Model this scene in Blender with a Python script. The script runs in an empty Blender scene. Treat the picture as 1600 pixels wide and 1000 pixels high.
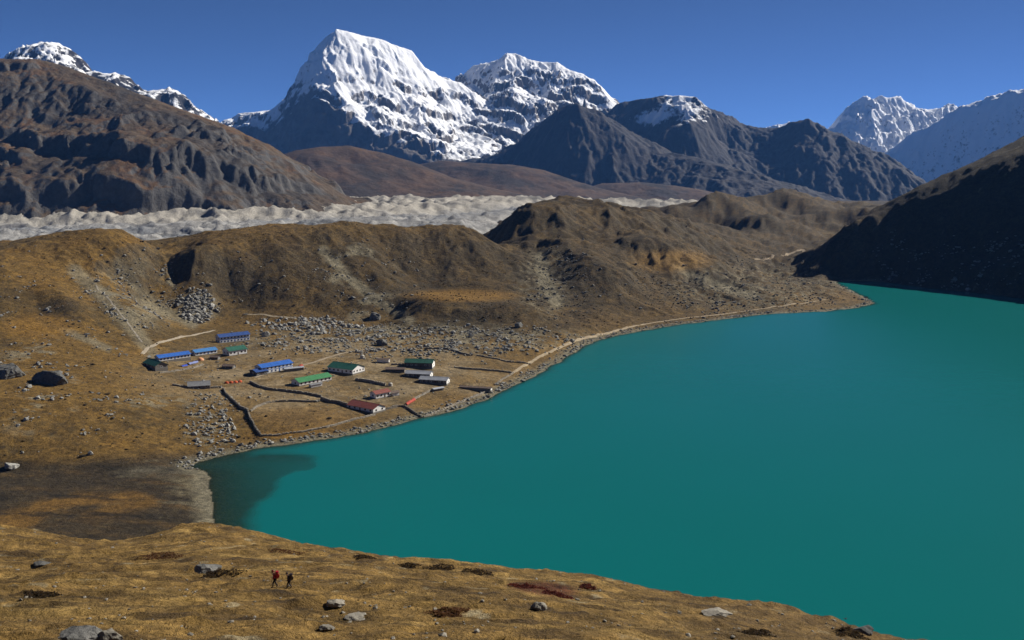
import bpy, bmesh, math, random
import numpy as np

# ------------------------------------------------------------------ camera, world, sun, exposure
SC = bpy.context.scene
COL = SC.collection
HC = 170.0                 # camera height above the lake (m)
F = 1600.0                 # focal length in photo pixels (photo 1600 x 1000)
HOR = 261.0                # horizon row of the photo
PITCH = math.atan((500 - HOR) / F)
cam = bpy.data.cameras.new('camera')
cam.sensor_width = 36.0
cam.lens = 36.0 * F / 1600.0
cam.clip_start = 0.5
cam.clip_end = 90000
camo = bpy.data.objects.new('camera', cam)
camo.location = (0, 0, HC)
camo.rotation_euler = (math.pi / 2 - PITCH, 0, 0)
COL.objects.link(camo)
SC.camera = camo

SUN_AZ, SUN_EL = math.radians(59), math.radians(33)      # azimuth clockwise from the view direction (+Y)
SUN_DIR = (math.sin(SUN_AZ) * math.cos(SUN_EL), math.cos(SUN_AZ) * math.cos(SUN_EL), math.sin(SUN_EL))
W = bpy.data.worlds.new('World')
SC.world = W
W.use_nodes = True
nt = W.node_tree
nt.nodes.clear()
sky = nt.nodes.new('ShaderNodeTexSky')
sky.sky_type = 'NISHITA'
sky.sun_disc = False
sky.sun_elevation = SUN_EL
sky.sun_rotation = SUN_AZ
sky.altitude = 9000
sky.air_density = 0.5
sky.dust_density = 0.0
sky.ozone_density = 5.5
bg = nt.nodes.new('ShaderNodeBackground')
bg.inputs['Strength'].default_value = 0.080
wo = nt.nodes.new('ShaderNodeOutputWorld')
nt.links.new(sky.outputs[0], bg.inputs[0])
nt.links.new(bg.outputs[0], wo.inputs[0])
sl = bpy.data.lights.new('sun', 'SUN')
sl.energy = 5.0
sl.angle = math.radians(0.5)
sl.color = (1.0, 0.955, 0.88)
so = bpy.data.objects.new('sun', sl)
so.rotation_euler = (math.pi / 2 - SUN_EL, 0, math.pi - SUN_AZ)
so.location = (300, 0, 600)
COL.objects.link(so)
SC.view_settings.view_transform = 'Standard'
SC.view_settings.look = 'None'
SC.view_settings.exposure = 0.6
SC.view_settings.gamma = 1.0
SC.view_settings.use_curve_mapping = False
SC.cycles.max_bounces = 5
SC.cycles.diffuse_bounces = 2
SC.cycles.glossy_bounces = 2
SC.cycles.transmission_bounces = 3
SC.cycles.transparent_max_bounces = 6
SC.cycles.volume_bounces = 0
SC.cycles.caustics_reflective = False
SC.cycles.caustics_refractive = False

# ------------------------------------------------------------------ maths helpers
CP, SP = math.cos(PITCH), math.sin(PITCH)
def ray(px, py):
    """direction of the sight line through a photo pixel, per metre of depth Y: (dx, dz)"""
    px = np.asarray(px, float); py = np.asarray(py, float)
    dy = CP * F + (500 - py) * SP
    return (px - 800) / dy, (-SP * F + (500 - py) * CP) / dy
def P(px, py, Y):
    a, s = ray(px, py)
    return (float(a * Y), float(Y), float(HC + s * Y))
def G(px, py, z=0.0):
    a, s = ray(px, py)
    Y = (z - HC) / s
    return (float(a * Y), float(Y), float(z))
def project(X, Y, Z):
    d = Y * CP - (Z - HC) * SP
    d = np.maximum(d, 1e-3)
    return 800 + F * X / d, 500 - F * ((Z - HC) * CP + Y * SP) / d

def h2(ix, iy, seed):
    n = ix.astype(np.uint32) * np.uint32(374761393) + iy.astype(np.uint32) * np.uint32(668265263) + np.uint32((seed * 2246822519 + 3266489917) & 0xffffffff)
    n = (n ^ (n >> np.uint32(13))) * np.uint32(1274126177)
    n ^= n >> np.uint32(16)
    n = n * np.uint32(2654435761)
    n ^= n >> np.uint32(15)
    return (n & np.uint32(0xffffff)).astype(np.float32) / np.float32(0x1000000)
def perlin(x, y, seed=0):
    x = np.asarray(x); y = np.asarray(y)
    fx0 = np.floor(x); fy0 = np.floor(y)
    ix = fx0.astype(np.int64); iy = fy0.astype(np.int64)
    fx = (x - fx0).astype(np.float32); fy = (y - fy0).astype(np.float32)
    u = fx * fx * fx * (fx * (fx * 6 - 15) + 10); v = fy * fy * fy * (fy * (fy * 6 - 15) + 10)
    def g(i, j):
        t = h2(ix + i, iy + j, seed) * np.float32(2 * math.pi)
        return np.cos(t) * (fx - i) + np.sin(t) * (fy - j)
    a = g(0, 0); b = g(1, 0); c = g(0, 1); d = g(1, 1)
    return (a + u * (b - a) + v * (c + u * (d - c) - a - u * (b - a))) * 1.5
def fbm(x, y, wl, octv=4, seed=0, gain=0.5, lac=2.03):
    s = 0; A = 1.0; f = 1.0 / wl; t = 0
    for i in range(octv):
        s = s + A * perlin(x * f + 17.3 * i, y * f - 9.1 * i, seed + i); t += A
        A *= gain; f *= lac
    return s / t
def ridged(x, y, wl, octv=4, seed=0, gain=0.5):
    s = 0; A = 1.0; f = 1.0 / wl; t = 0; w = 1.0
    for i in range(octv):
        n = 1 - np.abs(perlin(x * f + 7.7 * i, y * f + 3.3 * i, seed + i)) * 1.4
        n = np.clip(n, 0, 1) ** 2
        s = s + A * n * w; t += A
        w = np.clip(n * 1.6, 0, 1)
        A *= gain; f *= 2.07
    return s / t
def sst(a, b, x):
    t = np.clip((x - a) / (b - a), 0, 1)
    return t * t * (3 - 2 * t)
def erosion(x, y, gx, gy, wl, octv=4, strength=1.0, seed=0, gain=0.5):
    """gully noise whose furrows run down the slope (gx, gy); returns about -1..1"""
    sl_ = np.sqrt(gx * gx + gy * gy) + 1e-6
    k = np.minimum(sl_ * 2.2, 1.3) * strength / sl_
    dx0 = (gy * k).astype(np.float32); dy0 = (-gx * k).astype(np.float32)
    ax = np.zeros_like(dx0); ay = np.zeros_like(dx0)
    out = np.zeros_like(dx0); A = 1.0; f = 1.0 / wl; tot = 0
    for o in range(octv):
        px = x * f + 31.7 * o; py = y * f - 13.9 * o
        ix0 = np.floor(px); iy0 = np.floor(py)
        fx = (px - ix0).astype(np.float32); fy = (py - iy0).astype(np.float32)
        ix = ix0.astype(np.int64); iy = iy0.astype(np.int64)
        ddx = dx0 + ay; ddy = dy0 - ax
        va = 0; vx = 0; vy = 0; wt = 0
        for i in (-1, 0, 1, 2):
            for j in (-1, 0, 1, 2):
                hx = h2(ix - i, iy - j, seed + o * 5 + 1) * 0.8; hy = h2(ix - i, iy - j, seed + o * 5 + 2) * 0.8
                qx = fx + i - hx - 0.1; qy = fy + j - hy - 0.1
                w = np.exp(-(qx * qx + qy * qy) * 2.0)
                mag = (qx * ddx + qy * ddy) * np.float32(2 * math.pi)
                va = va + np.cos(mag) * w; sn = -np.sin(mag) * w
                vx = vx + sn * ddx; vy = vy + sn * ddy; wt = wt + w
        va = va / wt; vx = vx / wt; vy = vy / wt
        out += A * va
        ax = ax + vx * A * 1.1; ay = ay + vy * A * 1.1
        tot += A; A *= gain; f *= 2.0
    return out / tot

def densify(line, n):
    r = []
    for (a, b) in zip(line[:-1], line[1:]):
        for k in range(n):
            t = k / n
            r.append(tuple(a[i] + (b[i] - a[i]) * t for i in range(3)))
    r.append(tuple(line[-1]))
    return r
class RBF:
    """scattered-data surface through control points (multiquadric, plus a plane)"""
    def __init__(s, pts, c=0.02, reg=1e-4):
        p = np.array(pts, float)
        key = np.unique(np.round(p[:, :2], 4), axis=0, return_index=True)[1]
        p = p[np.sort(key)]
        s.p = p[:, :2]; s.c = c
        n = len(p)
        d = np.sqrt(((s.p[:, None] - s.p[None]) ** 2).sum(-1) + c * c)
        A = np.zeros((n + 3, n + 3))
        A[:n, :n] = d - reg * np.eye(n)
        A[:n, n] = 1; A[:n, n + 1:] = s.p
        A[n, :n] = 1; A[n + 1:, :n] = s.p.T
        s.w = np.linalg.solve(A, np.concatenate([p[:, 2], [0, 0, 0]]))
    def __call__(s, x, y):
        sh = x.shape
        x = x.ravel().astype(np.float32); y = y.ravel().astype(np.float32)
        n = len(s.p)
        out = (s.w[n] + s.w[n + 1] * x + s.w[n + 2] * y).astype(np.float64)
        for i in range(n):
            out += s.w[i] * np.sqrt((x - np.float32(s.p[i, 0])) ** 2 + (y - np.float32(s.p[i, 1])) ** 2 + np.float32(s.c ** 2))
        return out.reshape(sh)
def blur(z, n=1):
    for _ in range(n):
        q = np.pad(z, 1, mode='edge')
        z = (q[:-2, 1:-1] + q[2:, 1:-1] + q[1:-1, :-2] + q[1:-1, 2:] + 4 * q[1:-1, 1:-1]) / 8
    return z

# ------------------------------------------------------------------ mesh / object helpers
def tag(o, label=None, cat=None, group=None, kind=None):
    if label: o['label'] = label
    if cat: o['category'] = cat
    if group: o['group'] = group
    if kind: o['kind'] = kind
    return o
def link(name, me, mat=None, parent=None, loc=None):
    o = bpy.data.objects.new(name, me)
    if mat is not None and me is not None and not me.materials: me.materials.append(mat)
    if parent is not None: o.parent = parent
    if loc is not None: o.location = loc
    COL.objects.link(o)
    return o
def grid_mesh(name, X, Y, Z, keep=None, attrs=None, smooth=True):
    r, c = X.shape
    co = np.empty((r * c, 3), np.float32)
    co[:, 0] = X.ravel(); co[:, 1] = Y.ravel(); co[:, 2] = Z.ravel()
    idx = np.arange(r * c, dtype=np.int32).reshape(r, c)
    q = np.stack([idx[:-1, :-1], idx[:-1, 1:], idx[1:, 1:], idx[1:, :-1]], -1).reshape(-1, 4)
    if keep is not None:
        kf = (keep[:-1, :-1] | keep[:-1, 1:] | keep[1:, 1:] | keep[1:, :-1]).ravel()
        q = q[kf]
        used = np.zeros(r * c, bool); used[q.ravel()] = True
        remap = np.cumsum(used) - 1
        q = remap[q].astype(np.int32); co = co[used]
    else:
        used = np.ones(r * c, bool)
    me = bpy.data.meshes.new(name)
    n = len(q)
    me.vertices.add(len(co)); me.vertices.foreach_set('co', co.ravel())
    me.loops.add(n * 4); me.loops.foreach_set('vertex_index', np.ascontiguousarray(q, np.int32).ravel())
    me.polygons.add(n); me.polygons.foreach_set('loop_start', np.arange(0, n * 4, 4, dtype=np.int32))
    me.polygons.foreach_set('use_smooth', np.full(n, smooth, dtype=bool))
    for k, v in (attrs or {}).items():
        v = np.asarray(v, np.float32)
        if v.ndim == 3:
            at = me.attributes.new(k, 'FLOAT_COLOR', 'POINT')
            d = np.ones((r * c, 4), np.float32); d[:, :3] = v.reshape(-1, 3)
            at.data.foreach_set('color', np.ascontiguousarray(d[used]).ravel())
        else:
            at = me.attributes.new(k, 'FLOAT', 'POINT')
            at.data.foreach_set('value', np.ascontiguousarray(v.ravel()[used]))
    me.update(calc_edges=True)
    return me
def tri_mesh(name, co, tri, smooth=False, cols=None):
    me = bpy.data.meshes.new(name)
    n = len(tri)
    me.vertices.add(len(co)); me.vertices.foreach_set('co', np.ascontiguousarray(co, np.float32).ravel())
    me.loops.add(n * 3); me.loops.foreach_set('vertex_index', np.ascontiguousarray(tri, np.int32).ravel())
    me.polygons.add(n); me.polygons.foreach_set('loop_start', np.arange(0, n * 3, 3, dtype=np.int32))
    me.polygons.foreach_set('use_smooth', np.full(n, smooth, dtype=bool))
    if cols is not None:
        at = me.attributes.new('Col', 'FLOAT_COLOR', 'POINT')
        d = np.ones((len(co), 4), np.float32); d[:, :3] = cols
        at.data.foreach_set('color', d.ravel())
    me.update(calc_edges=True)
    return me

# ------------------------------------------------------------------ materials
class NT:
    def __init__(s, name):
        s.m = bpy.data.materials.new(name); s.m.use_nodes = True
        s.t = s.m.node_tree
        s.b = s.t.nodes['Principled BSDF']; s.o = s.t.nodes['Material Output']
        s.b.inputs['Roughness'].default_value = 0.9
        s.b.inputs['Specular IOR Level'].default_value = 0.15
    def n(s, typ, **kw):
        x = s.t.nodes.new(typ)
        for k, v in kw.items(): setattr(x, k, v)
        return x
    def l(s, a, b): s.t.links.new(a, b)
    def noise(s, scale, detail=6, rough=0.6, vec=None, dist=0.0):
        x = s.n('ShaderNodeTexNoise'); x.inputs['Scale'].default_value = scale
        x.inputs['Detail'].default_value = detail; x.inputs['Roughness'].default_value = rough
        x.inputs['Distortion'].default_value = dist
        if vec is None: vec = s.pos()
        s.l(vec, x.inputs['Vector'])
        return x.outputs['Fac']
    def pos(s):
        if not hasattr(s, '_p'): s._p = s.n('ShaderNodeNewGeometry')
        return s._p.outputs['Position']
    def attr(s, name):
        x = s.n('ShaderNodeAttribute'); x.attribute_name = name
        return x
    def ramp(s, fac, stops):
        x = s.n('ShaderNodeValToRGB'); s.l(fac, x.inputs['Fac'])
        e = x.color_ramp.elements
        while len(e) > 1: e.remove(e[-1])
        e[0].position = stops[0][0]; e[0].color = (*stops[0][1], 1)
        for p, c in stops[1:]:
            k = e.new(p); k.color = (*c, 1)
        return x.outputs['Color']
    def rng(s, fac, a, b, c=0.0, d=1.0):
        x = s.n('ShaderNodeMapRange'); s.l(fac, x.inputs['Value'])
        for i, v in zip(('From Min', 'From Max', 'To Min', 'To Max'), (a, b, c, d)): x.inputs[i].default_value = v
        return x.outputs['Result']
    def mix(s, fac, a, b, blend='MIX'):
        x = s.n('ShaderNodeMix', data_type='RGBA', blend_type=blend)
        for sock, v in ((x.inputs[0], fac), (x.inputs[6], a), (x.inputs[7], b)):
            if hasattr(v, 'is_output') or isinstance(v, bpy.types.NodeSocket): s.l(v, sock)
            elif isinstance(v, (int, float)): sock.default_value = v
            else: sock.default_value = (*v, 1)
        return x.outputs[2]
    def math(s, op, a, b=0.0):
        x = s.n('ShaderNodeMath', operation=op)
        for i, v in enumerate((a, b)):
            if isinstance(v, bpy.types.NodeSocket): s.l(v, x.inputs[i])
            else: x.inputs[i].default_value = v
        return x.outputs[0]
    def bump(s, h, dist, strength=1.0):
        x = s.n('ShaderNodeBump'); x.inputs['Distance'].default_value = dist; x.inputs['Strength'].default_value = strength
        s.l(h, x.inputs['Height']); s.l(x.outputs['Normal'], s.b.inputs['Normal'])
    def color(s, c):
        if isinstance(c, bpy.types.NodeSocket): s.l(c, s.b.inputs['Base Color'])
        else: s.b.inputs['Base Color'].default_value = (*c, 1)

def mat_ground():
    m = NT('ground_mat')
    c = m.attr('Col').outputs['Color']
    n1 = m.noise(0.35, 8, 0.7); n2 = m.noise(0.06, 6, 0.65); n3 = m.noise(2.2, 5, 0.7)
    v = m.math('MULTIPLY', m.rng(n1, 0.3, 0.7, 0.5, 1.55), m.rng(n2, 0.3, 0.7, 0.78, 1.25))
    v = m.math('MULTIPLY', v, m.rng(n3, 0.25, 0.75, 0.6, 1.4))
    v = m.math('MULTIPLY', v, m.rng(m.noise(0.14, 6, 0.75), 0.32, 0.68, 0.6, 1.4))
    mul = m.n('ShaderNodeVectorMath', operation='SCALE'); m.l(c, mul.inputs[0]); m.l(v, mul.inputs['Scale'])
    cc = m.mix(m.rng(m.noise(0.9, 5, 0.7), 0.62, 0.74, 0, 0.30), mul.outputs[0], (0.22, 0.18, 0.12))
    m.color(cc)
    h = m.math('ADD', m.math('MULTIPLY', n1, 1.2), m.math('MULTIPLY', n3, 0.35))
    m.bump(h, 1.3, 1.0)
    return m.m
def mat_rock(name, dark, pale, scale=1.0):
    m = NT(name)
    oi = m.n('ShaderNodeObjectInfo')
    n = m.noise(1.1 * scale, 7, 0.7)
    c = m.ramp(n, [(0.3, dark), (0.55, tuple((a + b) / 2 for a, b in zip(dark, pale))), (0.72, pale)])
    k = m.rng(oi.outputs['Random'], 0, 1, 0.75, 1.2)
    mul = m.n('ShaderNodeVectorMath', operation='SCALE'); m.l(c, mul.inputs[0]); m.l(k, mul.inputs['Scale'])
    m.color(mul.outputs[0])
    m.bump(m.noise(3.0 * scale, 6, 0.7), 0.15 / scale, 0.7)
    return m.m
def mat_attr(name, s1, s2, bump, rough=0.9):
    """vertex colour modulated by two noises"""
    m = NT(name)
    c = m.attr('Col').outputs['Color']
    n1 = m.noise(s1, 7, 0.7); n2 = m.noise(s2, 6, 0.7)
    v = m.math('MULTIPLY', m.rng(n1, 0.3, 0.7, 0.75, 1.25), m.rng(n2, 0.3, 0.7, 0.75, 1.25))
    mul = m.n('ShaderNodeVectorMath', operation='SCALE'); m.l(c, mul.inputs[0]); m.l(v, mul.inputs['Scale'])
    m.color(mul.outputs[0])
    m.b.inputs['Roughness'].default_value = rough
    m.bump(m.math('ADD', m.math('MULTIPLY', n1, 0.5), n2), bump, 0.9)
    return m.m
def mat_snowrock(name, rock_a, rock_b, s, bump):
    """snow or rock according to the 'snow' attribute, broken up by noise"""
    m = NT(name)
    n1 = m.noise(s, 8, 0.7); n2 = m.noise(s * 4.5, 7, 0.7)
    rock = m.mix(m.rng(n1, 0.35, 0.65), rock_a, rock_b)
    f = m.math('ADD', m.attr('snow').outputs['Fac'], m.math('MULTIPLY', m.math('SUBTRACT', n2, 0.5), 1.1))
    f = m.rng(f, 0.42, 0.58)
    m.color(m.mix(f, rock, (0.90, 0.90, 0.90)))
    m.b.inputs['Roughness'].default_value = 0.85
    m.bump(m.math('ADD', n1, m.math('MULTIPLY', n2, 0.35)), bump, 0.8)
    return m.m
def mat_plain(name, c, rough=0.8, var=0.25, scale=0.6, spec=0.15, metal=0.0):
    m = NT(name)
    n = m.noise(scale, 6, 0.65)
    k = m.rng(n, 0.3, 0.7, 1 - var, 1 + var)
    mul = m.n('ShaderNodeVectorMath', operation='SCALE'); mul.inputs[0].default_value = c; m.l(k, mul.inputs['Scale'])
    m.color(mul.outputs[0])
    m.b.inputs['Roughness'].default_value = rough
    m.b.inputs['Specular IOR Level'].default_value = spec
    m.b.inputs['Metallic'].default_value = metal
    return m.m

# ------------------------------------------------------------------ near ground: control points
C0 = 60.0
PT = []
def ab(X, Y): return X / (Y + C0), math.log(Y + C0)
def addw(X, Y, Z): PT.append((*ab(X, Y), Z))
def addp(px, py, Y): addw(*P(px, py, Y))
def addg(px, py, z): addw(*G(px, py, z))
# the slope the photographer stands on
for X, Y, Z in ((0, 0, 168.3), (20, 0, 167), (-20, 0, 169), (0, -28, 180), (25, -28, 176), (-25, -28, 183), (0, 9, 163.6), (60, 5, 140), (-60, 5, 171)):
    addw(X, Y, Z)
for x in (-400, 0, 400, 800, 1200): addp(x, 1300, 20); addp(x, 1150, 32)
addp(1700, 1250, 33); addp(1650, 1120, 60); addp(2000, 1350, 35)
for x, Y in ((-400, 56), (0, 55), (300, 56), (600, 58), (900, 64), (1200, 86)): addp(x, 1000, Y)
for x, y, Y in ((-300, 918, 108), (0, 918, 106), (250, 918, 102), (430, 918, 100), (600, 918, 101), (800, 930, 103), (950, 945, 105), (1100, 965, 108), (1260, 985, 108)): addp(x, y, Y)
for x, y, Y in ((-300, 868, 155), (0, 870, 150), (180, 880, 140), (300, 870, 145), (450, 873, 148), (650, 900, 135), (850, 912, 140), (1000, 930, 135)): addp(x, y, Y)
CREST = ((-500, 800, 220), (-250, 818, 215), (0, 830, 205), (80, 840, 200), (150, 850, 185), (180, 855, 178), (215, 844, 190), (280, 833, 208), (340, 831, 212), (400, 837, 210), (450, 847, 205), (520, 861, 200),
         (600, 877, 192), (700, 892, 186), (760, 893, 188), (830, 902, 186), (920, 905, 182), (1000, 917, 170), (1080, 938, 160), (1150, 951, 152), (1250, 965, 142), (1350, 988, 128), (1430, 1001, 120), (1560, 1040, 95), (1700, 1110, 75))
for x, y, Y in CREST:
    addp(x, y, Y)
    X, Yc, Z = P(x, y, Y)
    if x > 1450: continue
    addw(X * 1.2, Yc + 45, Z - 30)
    addw(X * 1.5, Yc + 45 + (Z - 30) / 0.66, 0.5 if x > 320 else 3.0)
# delta and left slope
for x, y, z in ((-250, 815, 3), (0, 820, 2), (100, 835, 1.8), (200, 838, 1.6), (290, 822, 1.3), (-250, 765, 3.5), (0, 765, 2.4), (150, 770, 2), (290, 765, 1.4), (-200, 730, 5), (0, 728, 4), (150, 733, 2.6), (250, 735, 1.8), (320, 690, 3), (300, 640, 8), (350, 665, 4)): addg(x, y, z)
for x, y, Y in ((-300, 690, 570), (0, 698, 574), (100, 700, 578), (200, 698, 584), (-300, 630, 620), (0, 640, 622), (100, 640, 632), (200, 640, 645), (-300, 545, 740), (0, 560, 740), (100, 560, 758), (180, 560, 785), (-300, 470, 860), (0, 480, 870), (100, 480, 895), (200, 480, 945), (-400, 400, 960), (-200, 402, 980), (0, 407, 1000), (60, 411, 1012), (120, 414, 1025), (165, 411, 1045), (210, 404, 1070), (250, 400, 1105), (275, 396, 1135)): addp(x, y, Y)
for x, y, Y in ((255, 445, 1066), (272, 415, 1102), (235, 470, 1035), (612, 470, 1092), (616, 490, 1064), (600, 452, 1125)): addp(x, y, Y)
# village terrace
for x, y, z in ((225, 575, 16), (240, 545, 19), (300, 560, 13), (400, 560, 12), (500, 560, 11.5), (600, 560, 11), (700, 560, 8.5), (790, 560, 6), (350, 600, 10), (450, 600, 8.6), (550, 600, 7.2), (650, 600, 5.5), (720, 600, 4), (400, 650, 5.5), (500, 650, 4.4), (600, 635, 3.6), (300, 600, 11.5),
                (290, 522, 18), (400, 512, 14.5), (500, 515, 14), (600, 522, 13.5), (700, 528, 12), (800, 530, 9.5), (870, 530, 6), (950, 510, 6)): addg(x, y, z)
# moraine hump
for x, y, Y in ((290, 395, 1105), (305, 386, 1125), (330, 380, 1145), (400, 372, 1180), (450, 366, 1200), (500, 362, 1220), (600, 357, 1270), (700, 358, 1310), (745, 364, 1330),
                (296, 460, 1058), (300, 425, 1085), (340, 440, 1090), (330, 490, 1040), (400, 490, 1055), (400, 430, 1110), (500, 490, 1060), (500, 430, 1130), (580, 490, 1065), (590, 430, 1165), (600, 395, 1225), (690, 400, 1250), (500, 395, 1180), (400, 400, 1145)): addp(x, y, Y)
for x, y, z in ((650, 472, 30), (760, 474, 29), (820, 482, 26), (660, 451, 32), (760, 450, 32), (700, 462, 30.5)): addg(x, y, z)
for x, y, Y in ((650, 500, 1016), (720, 495, 1022), (800, 505, 1012), (770, 420, 1240), (835, 470, 1130), (880, 500, 1075)): addp(x, y, Y)
# hummocky plateau and the right part of the moraine
for x, y, Y in ((790, 350, 1480), (770, 380, 1340), (830, 372, 1390), (850, 317, 1720), (820, 330, 1640), (900, 318, 1740), (950, 323, 1760), (1000, 330, 1760), (1060, 345, 1720), (1100, 365, 1700), (1150, 385, 1700),
                (880, 372, 1400), (930, 366, 1450), (1000, 378, 1440), (1050, 395, 1420), (1100, 415, 1400), (1150, 438, 1370), (1050, 432, 1330), (1000, 425, 1310), (950, 425, 1270), (930, 400, 1340), (850, 395, 1345), (850, 430, 1250), (895, 470, 1165), (860, 455, 1185), (940, 470, 1170), (1000, 465, 1215), (1200, 462, 1285), (1080, 465, 1250)): addp(x, y, Y)
for x, y, z in ((980, 490, 6), (1060, 482, 5), (1150, 474, 5), (1270, 470, 4), (1300, 462, 3.5), (1250, 440, 6), (1190, 430, 9), (1200, 405, 14), (1250, 425, 9), (1270, 400, 13), (1300, 380, 20), (1200, 388, 22), (1340, 362, 30)): addg(x, y, z)
for x, y, Y in ((1100, 332, 2350), (1150, 323, 2450), (1210, 315, 2650), (1290, 325, 2750), (1350, 335, 2750), (1100, 350, 2050), (1180, 350, 2200), (1260, 348, 2350), (1400, 328, 3300), (1050, 330, 2300)): addp(x, y, Y)
# under the glacier and far valley floor
for a in (-0.9, -0.7, -0.5, -0.3, -0.15, -0.03):
    for Y, z in ((1480, 26), (1800, 20), (2400, 20), (3200, 10), (4300, -30), (5200, -120)): addw(a * Y, Y, z)
for a in (0.06, 0.16):
    for Y, z in ((2150, 25), (3000, 15), (4000, -30), (5200, -120)): addw(a * Y, Y, z)
for a in (0.3, 0.45, 0.6, 0.8, 1.1):
    for Y, z in ((3600, 20), (4300, -30), (5200, -120)): addw(a * Y, Y, z + (a > 0.5) * 100)
# dark hill on the right
RH = ((1252, 408, 1650), (1310, 375, 1625), (1370, 346, 1620), (1420, 326, 1612), (1480, 305, 1600), (1540, 285, 1580), (1600, 265, 1560), (1700, 225, 1540), (1800, 185, 1520), (2000, 120, 1450), (2300, 60, 1350))
for p in densify(RH, 2): addp(*p)
for x, y, Y in ((1400, 335, 2150), (1440, 312, 2120), (1470, 297, 2100), (1510, 277, 2080), (1540, 260, 2050), (1570, 241, 2020), (1600, 220, 2000), (1700, 170, 1960), (1900, 90, 1900)): addp(x, y, Y)
for x, y, Y in ((1330, 405, 1580), (1400, 395, 1560), (1500, 380, 1505), (1600, 365, 1450), (1800, 350, 1330), (1950, 300, 1300)): addp(x, y, Y)
for X, Y, z in ((1500, 1100, 250), (1300, 1600, 330), (1600, 2200, 420), (2300, 3000, 500), (1700, 700, 260), (1250, 500, 170)): addw(X, Y, z)

SHORE_PX = [(346, 845), (338, 815), (331, 790), (329, 765), (329, 747), (318, 738), (300, 730), (312, 722), (350, 712), (400, 701), (470, 692), (520, 685), (575, 675), (640, 658), (660, 652), (700, 645), (760, 624), (800, 605), (850, 580), (890, 555),
            (920, 537), (950, 528), (980, 521), (1050, 509), (1120, 500), (1200, 490.5), (1290, 486.5), (1340, 481), (1366, 474), (1352, 464), (1322, 451), (1306, 441), (1330, 439.5), (1365, 440), (1400, 443), (1450, 450), (1530, 458), (1600, 466), (1700, 484), (1800, 508)]
SHORE = [G(x, y)[:2] for x, y in SHORE_PX] + [(900, 850), (880, 600), (600, 420), (330, 300), (180, 290), (60, 345), (-60, 372), (-140, 395)]
def shore_dist(X, Y):
    """signed distance to the shoreline: positive on land"""
    d2 = np.full(X.shape, 1e12); inside = np.zeros(X.shape, bool)
    n = len(SHORE)
    for i in range(n):
        (x0, y0), (x1, y1) = SHORE[i], SHORE[(i + 1) % n]
        ex, ey = x1 - x0, y1 - y0
        t = np.clip(((X - x0) * ex + (Y - y0) * ey) / (ex * ex + ey * ey), 0, 1)
        d2 = np.minimum(d2, (X - x0 - t * ex) ** 2 + (Y - y0 - t * ey) ** 2)
        if y0 != y1:
            inside ^= ((y0 > Y) != (y1 > Y)) & (X < x0 + (Y - y0) * ex / (y1 - y0))
    d = np.sqrt(d2)
    return np.where(inside, -d, d)

def axis(segs):
    r = []
    for a, b, n in segs: r.append(np.linspace(a, b, n, endpoint=False))
    r.append([segs[-1][1]])
    return np.concatenate(r)
GA = axis([(-0.85, -0.54, 36), (-0.54, 0.53, 630), (0.53, 1.15, 70)])
GB = np.concatenate([axis([(math.log(Ya + C0), math.log(Yb + C0), n)]) if i == 2 ** 9 else np.linspace(math.log(Ya + C0), math.log(Yb + C0), n, endpoint=False) for i, (Ya, Yb, n) in enumerate(
    ((-30, 40, 24), (40, 230, 230), (230, 420, 22), (420, 620, 105), (620, 1010, 185), (1010, 1320, 150), (1320, 1820, 105), (1820, 2800, 56), (2800, 5200, 20)))] + [[math.log(5200 + C0)]])
AA, BB = np.meshgrid(GA, GB)
GY = np.exp(BB) - C0
GX = AA * (GY + C0)
rbf = RBF(PT, c=0.03)
Z0 = rbf(AA, BB)
def slope(Z):
    za = np.gradient(Z, GA, axis=1); zb = np.gradient(Z, GB, axis=0)
    gx = za / (GY + C0); gy = zb / (GY + C0) - AA * gx
    return gx, gy
PX, PY = project(GX, GY, Z0)
FORE = 1 - sst(240, 300, GY)
gx, gy = slope(Z0)
sl0 = np.hypot(gx, gy)
def blob(cx, cy, rx, ry, soft=0.5):
    """soft ellipse, given by the photo place of its middle"""
    d = np.sqrt(((PX - cx) / rx) ** 2 + ((PY - cy) / ry) ** 2)
    return (1 - sst(1 - soft, 1 + soft * 0.6, d)) * (1 - FORE)
FLAT = np.clip(blob(520, 590, 330, 75) + blob(150, 775, 330, 62) + blob(700, 462, 90, 14), 0, 1)
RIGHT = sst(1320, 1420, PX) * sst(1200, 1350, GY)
ROUGH = (1 - FORE) * (1 - FLAT) * (1 - 0.6 * sst(600, 300, PX) * sst(395, 520, PY))
wx = GX + 12 * fbm(GX, GY, 90, 3, 3); wy = GY + 12 * fbm(GX, GY, 90, 3, 7)
far = sst(1150, 1500, GY) 
hum = fbm(wx, wy, 150, 4, 11) * (5 + 9 * far) + (ridged(wx, wy, 70, 4, 21) - 0.45) * (3 + 5 * far)
Z1 = Z0 + ROUGH * hum * (1 - 0.5 * RIGHT) + sst(1700, 2200, GY) * (1 - RIGHT) * ((ridged(wx, wy, 330, 3, 25) - 0.45) * 34 + fbm(wx, wy, 170, 3, 29) * 10)
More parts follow.
